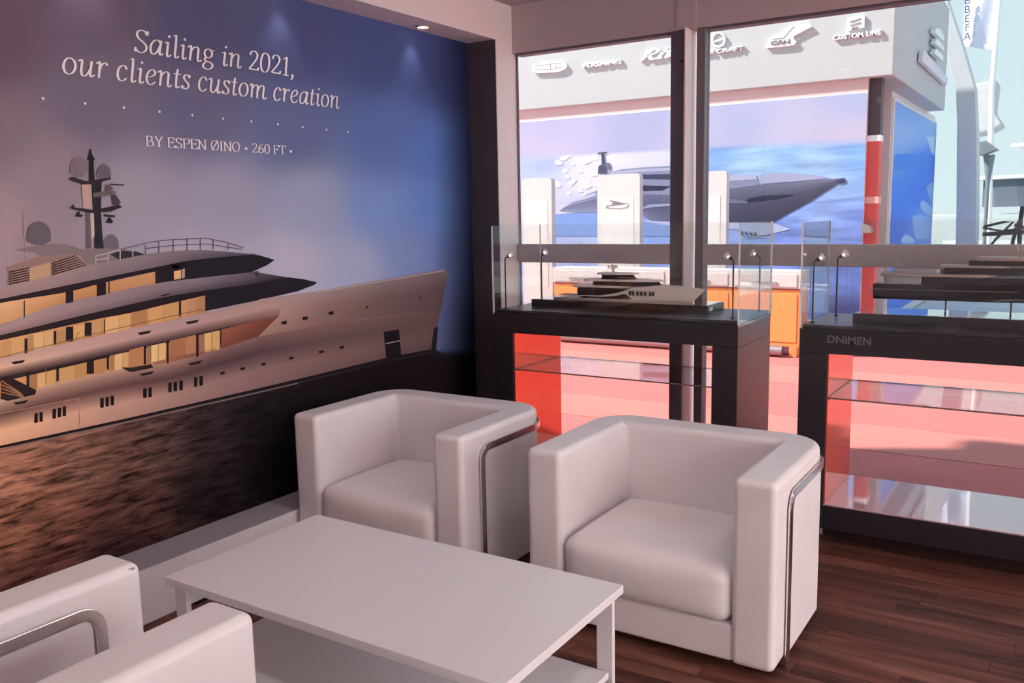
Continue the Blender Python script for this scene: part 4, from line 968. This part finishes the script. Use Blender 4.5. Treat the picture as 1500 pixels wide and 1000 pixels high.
pv(MB().box(XS - 0.15, XS, 12.45, YPE + 0.02, 0, ZF).build('side_wall', mat('white_side_wall', (0.75, 0.75, 0.76), 0.6)))
pv(MB().box(-15, XS - 0.15, YE - 0.3, YE - 0.1, 0, ZF).build('rear_wall', MATS['white_side_wall']))
def on_fascia(px, py): return on_y(px, py, YF)
def sign_text(txt, pa, pb, h_px, name='logo_lettering', depth=0.03, bold=0.0):
    a, b = on_fascia(*pa), on_fascia(*pb)
    me = text_mesh(txt, 1.0, 0.0, 0.035); o = mesh_obj(name, me, M_SIGN)
    xs = [v.co.x for v in me.vertices]; ys = [v.co.y for v in me.vertices]
    w = max(xs) - min(xs); hh = max(ys) - min(ys); cx = (max(xs) + min(xs)) / 2; y0 = min(ys)
    H = on_fascia(pa[0], pa[1] - h_px).z - a.z
    bm = bmesh.new(); bm.from_mesh(me)
    for v in bm.verts: v.co = Vector(((v.co.x - cx) / w * (b.x - a.x), (v.co.y - y0) / hh * H, 0))
    g = bmesh.ops.extrude_face_region(bm, geom=bm.faces[:])
    for v in [e for e in g['geom'] if isinstance(e, bmesh.types.BMVert)]: v.co.z += depth
    bmesh.ops.recalc_face_normals(bm, faces=bm.faces); bm.to_mesh(me); bm.free()
    o.parent = fascia
    o.matrix_world = Matrix.Translation(((a.x + b.x) / 2, YF - 0.004, (a.z + b.z) / 2)) @ Matrix.Rotation(math.pi / 2, 4, 'X')
    return o
def sign_poly(pls, name='logo_emblem', depth=0.035, gap=0.004):
    mb = MB()
    for pl in pls:
        q = [on_fascia(*p) for p in pl]; mb.prism([(p.x, p.z) for p in q], YF - gap - depth, YF - gap, 'y')
    o = mb.build(name, M_SIGN); o.parent = fascia; return o
def zp(x, y): return (760 + x / 6, 40 + y / 6)
def zq(x, y): return (1020 + x / 5.172, 20 + y / 5.172)
# oval badge with raised bars
ov = [zp(280 + 150 * math.copysign(abs(math.cos(t)) ** 0.55, math.cos(t)), 358 - 18 * math.cos(t) + 42 * math.copysign(abs(math.sin(t)) ** 0.8, math.sin(t))) for t in [2 * math.pi * k / 28 for k in range(28)]]
ob = sign_poly([ov], 'logo_oval_badge', 0.04)
m_line = mat('sign_line_grey', (0.30, 0.28, 0.30), 0.6)
def sign_lines(lines, wpx=1.2):
    mb = MB()
    for a, b in lines:
        d = Vector((b[0] - a[0], b[1] - a[1])); nn = Vector((-d.y, d.x)).normalized() * wpx / 2
        q = [on_fascia(*p) for p in ((a[0] + nn.x, a[1] + nn.y), (b[0] + nn.x, b[1] + nn.y), (b[0] - nn.x, b[1] - nn.y), (a[0] - nn.x, a[1] - nn.y))]
        mb.prism([(p.x, p.z) for p in q], YF - 0.048, YF - 0.0385, 'y')
    o = mb.build('logo_line', m_line); o.parent = fascia
sign_lines([(zp(145, 378), zp(330, 368)), (zp(330, 368), zp(395, 350)), (zp(293, 322), zp(293, 368)), (zp(345, 330), zp(345, 360)), (zp(150, 345), zp(300, 325)), (zp(300, 325), zp(400, 318))], 0.7)
sign_text('PERSHING', zp(575, 362), zp(912, 325), 6.2, depth=0.035)
# script logo
polys, adv = pen_text('Riva', thick=.13, thin=.075, slant=0.45, kern=-0.02)
a, b = on_fascia(*zp(1075, 312)), on_fascia(1004, 85); sc = (b.x - a.x) / adv
mb = MB()
for pl in polys:
    mb.prism([(a.x + u * sc, a.z + 0.02 + v * sc * 0.50) for u, v in pl], YF - 0.04, YF - 0.004, 'y')
so = mb.build('logo_script', M_SIGN); so.parent = fascia
# ring emblem with a wave
def ring(cx, cy, ro, ri, n=28):
    mb = MB(); vs = []; fs = []
    for k in range(n):
        t = 2 * math.pi * k / n
        for r in (ro, ri):
            p = on_fascia(cx + r * math.cos(t), cy - r * 1.12 * math.sin(t))
            vs += [(p.x, YF - 0.04, p.z), (p.x, YF - 0.004, p.z)]
    for k in range(n):
        a = 4 * k; b = 4 * ((k + 1) % n)
        fs += [(a, b, b + 2, a + 2), (a, a + 1, b + 1, b), (a + 2, b + 2, b + 3, a + 3), (a + 1, a + 3, b + 3, b + 1)]
    mb.add(vs, fs); o = mb.build('logo_ring', M_SIGN, weld=True); o.parent = fascia
ring(1053.5, 58.5, 10.2, 7.8)
sign_poly([[zq(138, 222), zq(150, 205), zq(175, 198), zq(205, 185), (1061, 58), zq(190, 205), zq(165, 215)]], 'logo_wave')
sign_text('MOCHI CRAFT', (1006, 83.5), zq(365, 283), 6.0, depth=0.035)
# swoosh emblem with letters
sign_poly([[zq(535, 262), zq(560, 205), zq(580, 188), zq(640, 180), zq(680, 150), zq(705, 100), zq(760, 92), zq(858, 78), zq(885, 102), zq(800, 145), zq(745, 175), zq(740, 195), zq(765, 215), zq(745, 242), zq(640, 256)]], 'logo_swoosh', 0.04)
sign_lines([(zq(568, 238), zq(600, 205)), (zq(580, 197), zq(668, 190)), (zq(668, 190), zq(750, 98))], 1.1)
ct = sign_text('CRN', zq(572, 243), zq(715, 232), 6.6, depth=0.012); ct.data.materials[0] = m_line; ct.matrix_world.translation.y = YF - 0.0445
# stacked bar emblem and name
sign_poly([[zq(1148, 40), zq(1280, 14), zq(1278, 108), zq(1236, 116), zq(1236, 100), zq(1182, 110), zq(1182, 128), zq(1150, 132)]], 'logo_block')
sign_lines([(zq(1172, 68), zq(1254, 42)), (zq(1172, 96), zq(1254, 72))], 2.0)
sign_text('CUSTOM LINE', zq(1040, 203), zq(1408, 168), 7.2, depth=0.035)
# emblem on the shaded end of the fascia
def on_end(px, py): return on_x(px, py, XC)
def ye(x, y): return (1280 + x / 5, y / 5)
mb = MB()
for pl in ([ye(400, 218), ye(430, 212), ye(468, 270), ye(462, 305), ye(440, 290), ye(398, 245)], [ye(396, 320), ye(412, 285), ye(465, 345), ye(462, 378)], [ye(388, 392), ye(408, 362), ye(460, 412), ye(455, 452)]):
    q = [on_end(*p) for p in pl]; mb.prism([(p.y, p.z) for p in q], XC + 0.03, XC + 0.09, 'x')
o = mb.build('end_emblem', mat('pale_emblem', (0.80, 0.88, 0.88), 0.5)); o.parent = fascia
mb = MB(); q = [on_end(*p) for p in (ye(318, 388), ye(332, 380), ye(505, 572), ye(500, 628), ye(312, 455))]
mb.prism([(p.y, p.z) for p in q], XC + 0.02, XC + 0.07, 'x'); o = mb.build('end_name_bar', mat('pale_name_bar', (0.70, 0.68, 0.76), 0.5)); o.parent = fascia

# the big poster under the fascia
PG = (0.70, 0.71, 0.75)
poster = tag(empty('yacht_poster', (-6.0, YP, 0)), 'wide sea poster of a grey motor yacht on the stand opposite', 'poster')
PINK_ = print_mat('poster_ink', 0.5); PSEA = print_mat('poster_ink_sea', 0.5, 0.30, (1.1, 1, 7))
class PosterPrint(Print):
    def mesh(s, *a, **k):
        o = Print.mesh(s, *a, **k); o.matrix_parent_inverse = s.inv; return o
PP = PosterPrint('y', YP, -1, poster, PINK_, PG, base=0.005, step=0.002); PP.inv = Matrix.Translation((6.0, -YP, 0))
MB().box(-12 + 6, XPR + 6, 0, 0.02, 0.22, 2.925).build('backing_board', mat('white_board', (0.8, 0.8, 0.8), 0.6), poster)
SK = [(700, 180, (208, 204, 240)), (800, 190, (210, 205, 238)), (950, 175, (196, 200, 234)), (1100, 170, (200, 206, 240)), (1250, 150, (196, 206, 240)), (800, 220, (224, 216, 238)), (1000, 200, (214, 210, 236)), (1150, 195, (218, 214, 238)), (1250, 195, (222, 214, 234))]
SE = [(700, 240, (187, 209, 255, .3)), (790, 245, (193, 211, 255, .3)), (860, 250, (255, 250, 255, .1)), (880, 230, (255, 250, 255, 0)), (950, 225, (246, 242, 255, 0)), (1050, 222, (154, 195, 255, .5)), (1150, 225, (165, 209, 255, .7)), (1250, 220, (151, 198, 255, .7)), (1100, 250, (193, 226, 255, .7)), (1200, 250, (187, 220, 255, .8)), (800, 290, (235, 233, 255, .2)), (850, 330, (193, 215, 255, .5)), (950, 345, (154, 193, 255, .6)), (1200, 310, (165, 193, 255, 1)), (1150, 350, (143, 169, 244, 1)), (1250, 350, (140, 171, 248, 1)), (1250, 420, (114, 145, 226, 1)), (1180, 440, (121, 151, 231, 1)), (900, 430, (143, 176, 248, .8))]
vs, cs, fs = [], [], []
NX, NZ = 150, 54
for j in range(NZ + 1):
    z = 0.24 + (2.915 - 0.24) * j / NZ
    for i in range(NX + 1):
        x = -12 + (XPR + 12) * i / NX
        u, v = project((x, YP, z)); hz = 231 - 0.0475 * (u - 760)
        t = min(1, max(0, (v - hz + 1.5) / 3)); s_, w_ = blend(SK, max(u, 680), v), blend(SE, max(u, 680), v)
        vs.append((x, YP - 0.004, z)); cs.append(PP.ink(tuple(s_[q] * (1 - t) + w_[q] * t for q in range(4))))
for j in range(NZ):
    for i in range(NX):
        a = j * (NX + 1) + i; fs.append((a, a + 1, a + NX + 2, a + NX + 1))
PP.mesh('printed_sea_and_sky', vs, fs, cs, m=PSEA)
Q = lambda x, y: (760 + x / 2.83, 180 + y / 2.83)
spr = []
for k in range(26):
    cx, cy = Q(random.uniform(150, 330), random.uniform(130, 300)); r = random.uniform(2, 7)
    spr.append([(cx + r * random.uniform(.6, 1.2) * math.cos(t * math.pi / 4), cy + r * random.uniform(.5, 1.0) * math.sin(t * math.pi / 4)) for t in range(8)])
PP.polys('printed_spray', spr, (255, 255, 255), 1)
PP.polys('printed_wake', [([Q(140, 380), Q(300, 362), Q(500, 372), Q(640, 440), Q(640, 470), Q(140, 470)], (150, 184, 244)), ([Q(510, 405), Q(560, 395), Q(1050, 412), Q(1130, 440), Q(1000, 470), Q(900, 440), Q(640, 430)], (202, 216, 248)), ([Q(60, 350), Q(180, 340), Q(320, 352), Q(320, 366), Q(150, 378)], (236, 232, 248))], DK, 2)
PP.strip('printed_poster_hull', [Q(170, 362), Q(260, 318), Q(330, 300), Q(500, 290), Q(640, 300), Q(860, 275), Q(1000, 258), Q(1200, 240), Q(1352, 228)], [Q(172, 365), Q(250, 372), Q(400, 368), Q(500, 372), Q(545, 405), Q(800, 412), Q(1055, 410), Q(1200, 330), Q(1352, 232)],
         [[(140, 144, 170), (126, 130, 156), (124, 128, 152), (130, 134, 158), (150, 152, 174)], [(150, 156, 184), (112, 116, 142), (98, 100, 124), (88, 90, 112), (104, 106, 128)], [(170, 178, 206), (150, 158, 190), (84, 86, 106), (72, 74, 92), (90, 92, 112)]], 4, 50, smooth=False)
PP.polys('printed_poster_superstructure', [([Q(180, 355), Q(280, 300), Q(330, 278), Q(345, 232), Q(360, 208), Q(430, 192), Q(520, 184), Q(640, 178), Q(760, 192), Q(840, 214), Q(860, 240), Q(990, 236), Q(1000, 256), Q(700, 300), Q(500, 296), Q(340, 310)], (158, 164, 192)), ([Q(375, 205), Q(500, 190), Q(640, 186), Q(640, 196), Q(500, 204), Q(380, 214)], (200, 204, 226)), ([Q(500, 214), Q(640, 212), Q(760, 216), Q(780, 232), Q(640, 236), Q(500, 232)], (84, 86, 112)), ([Q(340, 262), Q(500, 258), Q(635, 262), Q(600, 280), Q(500, 284), Q(340, 290)], (66, 68, 92)), ([Q(870, 218), Q(980, 212), Q(990, 234), Q(870, 240)], (206, 210, 234)), ([Q(1000, 214), Q(1090, 206), Q(1210, 214), Q(1300, 226), Q(1200, 238), Q(1000, 252)], (190, 196, 224)), ([Q(215, 330), Q(270, 305), Q(320, 290), Q(320, 300), Q(260, 320)], (222, 224, 240))], DK, 5)
PP.polys('printed_poster_hull_shapes', [([Q(500, 360), Q(540, 338), Q(635, 334), Q(635, 344), Q(550, 350)], (176, 184, 214)), ([Q(930, 330), Q(960, 312), Q(1020, 300), Q(1150, 296), Q(1080, 312), Q(1000, 324)], (62, 64, 84)), ([Q(860, 310), Q(950, 325), Q(950, 334), Q(860, 332)], (128, 132, 158)), ([Q(1312, 238), Q(1354, 230), Q(1356, 246), Q(1330, 252)], (80, 84, 112))], DK, 6)
PP.polys('printed_poster_mast', [([Q(330, 212), Q(332, 180), Q(345, 172), Q(362, 176), Q(366, 210)], (96, 100, 126)), ([Q(344, 128), Q(356, 128), Q(360, 172), Q(346, 172)], (92, 96, 120)), ([Q(330, 124), Q(368, 120), Q(368, 126), Q(330, 130)], (80, 84, 108)), ([Q(362, 165), Q(382, 168), Q(384, 192), Q(366, 196)], (128, 132, 156))], DK, 6)
PP.polys('printed_poster_marks', [([Q(930 + 18 * k, 470), Q(936 + 18 * k, 470), Q(928 + 18 * k, 452), Q(922 + 18 * k, 452)], (60, 66, 92)) for k in range(4)] + [([Q(935, 468), Q(1020, 466), Q(1020, 471), Q(935, 473)], (60, 66, 92))], DK, 6)

# side poster, blue
XSP = XS
sp = tag(empty('blue_poster', (XSP, 14, 0)), 'tall deep blue sea poster on the end wall of the stand opposite', 'poster')
BP = PosterPrint('x', XSP, 1, sp, PINK_, (0.92, 1.06, 1.3), base=0.030); BP.inv = Matrix.Translation((-XSP, -14, 0))
MB().box(0.002, 0.028, 12.5 - 14, YPE - 14, 0.1, 3.0).build('poster_board', mat('white_board', (0.8, 0.8, 0.8), 0.6), sp, bevel=0.004, seg=1)
vs, cs, fs = [], [], []
BC = [(1310, 145, (138, 172, 240)), (1330, 165, (130, 168, 240)), (1355, 170, (150, 186, 248)), (1315, 200, (160, 184, 246)), (1340, 200, (152, 184, 248)), (1310, 225, (156, 182, 244)), (1310, 240, (96, 150, 238)), (1340, 240, (76, 134, 224)), (1355, 240, (70, 128, 222)), (1310, 280, (80, 138, 228)), (1340, 290, (66, 126, 218)), (1310, 340, (66, 116, 206)), (1345, 330, (98, 138, 218)), (1360, 320, (150, 180, 240)), (1320, 420, (86, 130, 214)), (1350, 380, (130, 160, 230))]
NX, NZ = 30, 60
for j in range(NZ + 1):
    z = 0.14 + 2.82 * j / NZ
    for i in range(NX + 1):
        y = 12.55 + (YPE - 0.05 - 12.55) * i / NX
        u, v = project((XSP, y, z)); vs.append((XSP + 0.030, y, z)); cs.append(BP.ink(blend(BC, u, v, 3.0)))
for j in range(NZ):
    for i in range(NX):
        a = j * (NX + 1) + i; fs.append((a, a + 1, a + NX + 2, a + NX + 1))
BP.mesh('printed_blue_sea', vs, fs, cs)
V2 = lambda x, y: (1300 + x / 6.667, 200 + y / 6.667)
BP.polys('printed_hill', [[V2(48, 178), V2(120, 168), V2(200, 178), V2(270, 172), V2(345, 160), V2(400, 185), V2(432, 206), V2(428, 300), V2(40, 330)]], (78, 138, 230), 2)
BP.polys('printed_foam', [([V2(360, 500), V2(400, 450), V2(430, 450), V2(425, 700), V2(400, 640), V2(380, 570)], (150, 176, 238)), ([V2(300, 640), V2(330, 620), V2(420, 690), V2(420, 780), V2(360, 760), V2(300, 700)], (166, 188, 244)), ([V2(220, 780), V2(300, 760), V2(415, 800), V2(410, 1000), V2(250, 1000), V2(230, 900)], (152, 178, 240)), ([V2(110, 990), V2(160, 955), V2(240, 1000), V2(240, 1040), V2(110, 1040)], (178, 196, 244)), ([V2(355, 0), V2(440, 0), V2(440, 190), V2(405, 150), V2(380, 60)], (190, 210, 252))], DK, 3)
# red column
YK = 11.20
xa, xb = on_y(1266, 300, YK).x, on_y(1287, 300, YK).x
col = tag(empty('red_column', ((xa + xb) / 2, YK, 0)), 'square red column with a dark upper half beside the sea poster', 'column')
hw = (xb - xa) / 2
zt = on_y(1276, 208, YK).z
MB().box(-hw, hw, -hw, hw, 0, zt).build('red_shaft', mat('red_paint', (0.72, 0.10, 0.09), 0.5), col, bevel=0.004, seg=1)
MB().box(-hw - .01, hw + .01, -hw - .01, hw + .01, zt, zt + 0.07).build('white_collar', M_SIGN, col, bevel=0.004, seg=1)
MB().box(-hw, hw, -hw, hw, zt + 0.07, ZF).build('dark_shaft', mat('dark_mauve', (0.07, 0.045, 0.055), 0.5), col)
MB().box(-hw - .012, hw + .012, -hw - .012, hw + .012, on_y(1276, 298, YK).z, on_y(1276, 288, YK).z).build('pink_band', mat('pale_pink_band', (0.80, 0.42, 0.38), 0.5), col)
z_ = on_y(1272, 340, YK).z
MB().prism([(-0.01, 0), (0.10, 0), (0.10, 0.05), (0.06, 0.09), (-0.01, 0.10)], -hw - 0.16, -hw, 'y').build('bracket_lamp', mat('grey_bracket', (0.30, 0.26, 0.26), 0.5), col).location = (-hw * 0.6, 0, z_)

# white rounded display kiosks
YKI = 10.15
def rrect(w, h, r, n=6):
    P = []
    for cx, cy, a0 in ((w - r, r, -90), (w - r, h - r, 0), (r, h - r, 90), (r, r, 180)):
        for k in range(n + 1):
            a = math.radians(a0 + 90 * k / n); P.append((cx + r * math.cos(a), cy + r * math.sin(a)))
    return P
M_KIOSK = mat('white_kiosk', (0.66, 0.63, 0.62), 0.45)
def kiosk(p0, p1, ptop, lab, boat=False, m=None):
    a, b = on_y(p0, 300, YKI), on_y(p1, 300, YKI); zt = on_y((p0 + p1) / 2, ptop, YKI).z; w = b.x - a.x
    r = tag(empty('info_kiosk', (a.x, YKI, 0)), lab, 'kiosk', 'white info kiosks outside')
    MB().prism(rrect(w, zt, 0.05), 0, 0.10, 'y').build('kiosk_body', m or M_KIOSK, r, smooth=True)
    MB().box(-0.06, w + 0.06, -0.10, 0.20, 0, 0.02).build('floor_plate', M_KIOSK, r, bevel=0.004, seg=1)
    MB().box(w * 0.10, w * 0.86, -0.004, 0, zt * 0.30, zt * 0.86).build('front_panel', mat('kiosk_panel', (0.70, 0.68, 0.66), 0.4), r)
    if boat:
        q = [on_y(x, y, YKI) for x, y in ((888, 304), (889, 301), (897, 300), (898, 296), (893, 293), (905, 295), (912, 297), (921, 298), (918, 303), (905, 305))]
        MB().prism([(p.x - a.x, p.z) for p in q], -0.012, -0.004, 'y').build('boat_picture', mat('kiosk_boat_grey', (0.22, 0.19, 0.20), 0.5), r)
        q = [on_y(x, y, YKI) for x, y in ((889, 303), (921, 299), (918, 303), (905, 305))]
        MB().prism([(p.x - a.x, p.z) for p in q], -0.014, -0.012, 'y').build('boat_picture', M_SIGN, r)
kiosk(765, 808, 261, 'white rounded kiosk seen behind the black stem lamps by the window corner')
kiosk(875, 937, 255, 'white rounded kiosk with a small boat picture', True)
kiosk(1003, 1064, 251, 'white rounded kiosk half hidden by the window post')

# orange counter
YO = 9.55
ca, cb = on_y(812, 440, YO).x, on_y(1172, 440, YO).x
zo, zw = on_y(1145, 424, YO).z, on_y(1145, 397, YO).z
M_ORANGE = mat('orange_lacquer', (0.86, 0.33, 0.10), 0.35)
co = tag(empty('outdoor_counter', (ca, YO, 0)), 'long outdoor counter with a white drawer top and glossy orange body', 'counter')
W_ = cb - ca
MB().box(0, W_, 0, 0.32, 0.11, zo).build('orange_body', M_ORANGE, co, bevel=0.006, seg=2)
MB().box(-0.01, W_ + 0.01, -0.02, 0.32, zo + 0.012, zw).build('white_drawer_box', M_KIOSK, co, bevel=0.006, seg=2)
MB().box(0, W_, 0.03, 0.31, zo - 0.005, zo + 0.014).build('shadow_gap', mat('red_shadow_gap', (0.45, 0.10, 0.04), 0.5), co)
n = 4
for k in range(n):
    x0 = W_ * k / n + 0.03; x1 = W_ * (k + 1) / n - 0.03
    d = MB().box(x0, x1, -0.032, -0.02, zo + 0.03, zw - 0.03).build('drawer_front', M_KIOSK, co, bevel=0.003, seg=1)
    MB().box(x0 + (x1 - x0) * 0.3, x1 - (x1 - x0) * 0.3, -0.044, -0.032, zo + 0.055, zo + 0.085).build('handle_slot', mat('handle_grey', (0.35, 0.30, 0.30), 0.4), d)
    MB().box(x0, x1, -0.010, 0, 0.16, zo - 0.05).build('orange_panel', M_ORANGE, co, bevel=0.003, seg=1)
MB().tube([(0.1, -0.05, 0.07), (W_ - 0.16, -0.05, 0.07)], 0.055, 14).build('foot_bar', mat('brushed_steel', (0.42, 0.34, 0.36), 0.35, metal=0.7), co, smooth=True)
for x in (0.02, W_ * 0.5, W_ - 0.10): MB().box(x, x + 0.08, -0.02, 0.28, 0, 0.11).build('counter_leg', M_ORANGE, co, bevel=0.003, seg=1)

# ================================================================== outside: the quay on the right
YA_ = 16.2
arch_front = [(1360, -60), (1384, 40), (1393, 57), (1391, 98), (1401, 128), (1413, 165), (1417, 200), (1416, 300), (1412, 420)]
arch_back = [(1428, 420), (1431, 300), (1431, 200), (1428, 128), (1409, 62), (1388, 0), (1380, -60)]
q = [on_y(x, y, YA_) for x, y in [(1358, -70), (1380, 20), (1391, 100), (1400, 132), (1402, 180), (1401, 300), (1398, 420)] + arch_back]
q = [(p.x, max(p.z, 0.0)) for p in q]
ar = MB().prism(q, YA_, YA_ + 0.5, 'y').build('white_arch', mat('arch_white', (0.56, 0.60, 0.62), 0.5), bevel=0.02, seg=2)
tag(ar, 'tall curved white arch rising beside the blue poster', 'arch')
def flag():
    YQ = 19.0
    r = tag(empty('banner_flag', (on_y(1456, 250, YQ).x, YQ, 0)), 'tall white and pale blue banner flag with dark letters on a white pole', 'flag')
    x0 = r.location.x
    a, b = on_y(1453, 130, YQ), on_y(1466, -30, YQ)
    MB().tube([(0, 0, 0), (a.x - x0, 0, a.z), (b.x - x0, 0, b.z)], [0.06, 0.05, 0.04], 10).build('pole', M_SIGN, r, smooth=True)
    T = [on_y(x, y, YQ) for x, y in ((1411, -30), (1464, -30))]; Bq = [on_y(x, y, YQ) for x, y in ((1411, 68), (1454, 73))]
    vs, fs = [], []; n, m = 14, 16
    for j in range(m + 1):
        for i in range(n + 1):
            u, v = i / n, j / m
            p = (T[0].lerp(T[1], u)).lerp(Bq[0].lerp(Bq[1], u), v)
            vs.append((p.x - x0, 0.10 * math.sin(u * 6 + v * 3) * (1 - u), p.z))
    k0 = len(vs); vs += [(x, y + 0.012, z) for x, y, z in vs]
    for j in range(m):
        for i in range(n):
            a = j * (n + 1) + i; fs += [(a, a + n + 1, a + n + 2, a + 1), (a + k0, a + 1 + k0, a + n + 2 + k0, a + n + 1 + k0)]
    c = MB().add(vs, fs).build('cloth', mat('banner_cloth', (0.66, 0.70, 0.84), 0.7), r, smooth=True)
    for k, ch in enumerate('BBEFA'):
        me = text_mesh(ch, 0.19, 0.006); o = mesh_obj('banner_letter', me, mat('banner_letter_ink', (0.10, 0.10, 0.22), 0.6), c)
        p = on_y(1418, 3 + 13 * k, YQ); o.location = (p.x - x0, -0.13, p.z - 0.06); o.rotation_euler = (math.pi / 2, 0, 0)
flag()
def tent():
    YQ = 20.5
    r = tag(empty('peaked_canopy', (on_y(1447, 300, YQ).x, YQ, 0)), 'small white peaked canopy at the foot of the banner flag', 'canopy')
    x0 = r.location.x
    pl = [on_y(x, y, YQ) for x, y in ((1424, 128), (1464, 120), (1458, 165), (1472, 185), (1450, 196), (1424, 200))]
    MB().prism([(p.x - x0, p.z) for p in pl], -0.5, 0.5, 'y').build('canopy_cloth', mat('canopy_white', (0.62, 0.62, 0.62), 0.7), r, bevel=0.06, seg=2)
    z = on_y(1447, 195, YQ).z
    MB().tube([(0, 0, 0), (0, 0, z)], 0.045, 8).build('canopy_post', M_SIGN, r)
tent()
def signpost():
    YQ = 18.0
    r = tag(empty('sign_post', (on_y(1445, 300, YQ).x, YQ, 0)), 'grey post with an angular grey lamp head in front of the moored yachts', 'lamp post')
    x0 = r.location.x; V = lambda x, y: on_y(*V2(x, y), YQ)
    MB().prism([(p.x - x0, p.z) for p in (V(860, 68), V(970, 40), V(1088, 130), V(985, 168), V(940, 195), V(852, 165))], -0.2, 0.2, 'y').build('lamp_head', mat('lamp_grey', (0.22, 0.25, 0.28), 0.5), r, bevel=0.02, seg=2)
    z = V(960, 180).z
    MB().tube([(0, 0, 0), (0, 0, z * 0.8), (0, 0, z)], [0.03, 0.035, 0.10], 10).build('post', mat('lamp_grey', (0.22, 0.25, 0.28), 0.5), r, smooth=True)
signpost()
# moored yachts
M_GEL = mat('white_gelcoat', (0.74, 0.74, 0.73), 0.25)
M_TINT = mat('smoked_glass', (0.12, 0.14, 0.18), 0.15)
M_CREAM = mat('cream_gelcoat', (0.80, 0.70, 0.55), 0.3)
def moored(name, lab, px, py_wl, Y, L, rz, mh, flip=1):
    dk = [(0.18 * L, 0.78 * L, 0.125 * L, 0.150 * L, 0.157 * L, dict(nose=0.5)), (0.24 * L, 0.62 * L, 0.10 * L, 0.208 * L, 0.215 * L, dict(nose=0.45))]
    cb_ = [(0.20 * L, 0.74 * L, 0.115 * L, 0.10 * L, 0.151 * L, dict(nose=0.5, front=0.05 * L)), (0.28 * L, 0.56 * L, 0.09 * L, 0.157 * L, 0.209 * L, dict(nose=0.45, front=0.05 * L))]
    r = make_yacht(name, dict(L=L, Bm=0.14 * L, D0=0.085 * L, D1=0.05 * L, rake=0.12), mh, dk, cb_, mh, M_TINT, mast=(0.42 * L, 0.215 * L, 0.06 * L, 0.009 * L))
    p = on_y(px, 330, Y); r.location = (p.x, Y, -0.7); r.rotation_euler = (0, 0, rz)
    tag(r, lab, 'yacht', 'moored yachts on the quay'); return r
moored('moored_yacht', 'large white moored yacht with smoked windows behind the sign post', 1392, 345, 27.0, 15.0, math.radians(12), M_GEL)
moored('moored_yacht', 'cream moored yacht between the blue poster and the white arch', 1366, 345, 21.5, 5.5, math.radians(8), M_CREAM)
moored('moored_yacht', 'white moored yacht farther out on the water', 1300, 345, 44.0, 22.0, math.radians(-8), M_GEL)
# dark tubular davit frame
def davit():
    YQ = 17.0
    r = tag(empty('davit_frame', (on_y(1475, 330, YQ).x, YQ, 0)), 'black tubular davit frame with rope stays on the quay', 'davit')
    x0 = r.location.x; m = mat('black_tube', (0.014, 0.014, 0.02), 0.4)
    V = lambda x, y, dy=0.0: (lambda p: (p.x - x0, dy, max(0.0, p.z)))(on_y(*V2(x, y), YQ))
    for pts, rr in (([(1290, 820), (1230, 1000), (1100, 1750)], 0.03), ([(1320, 680), (1300, 820), (1290, 1000), (1290, 1750)], 0.035), ([(930, 955), (1210, 940), (1400, 930)], 0.035), ([(940, 880), (1130, 835), (1230, 830), (1130, 930), (1060, 1000), (900, 1200)], 0.022), ([(930, 890), (1130, 925), (1330, 890)], 0.018), ([(1240, 860), (1330, 890), (1400, 900)], 0.03)):
        MB().tube([V(x, y) for x, y in pts], rr, 8).build('tube', m, r, smooth=True)
davit()
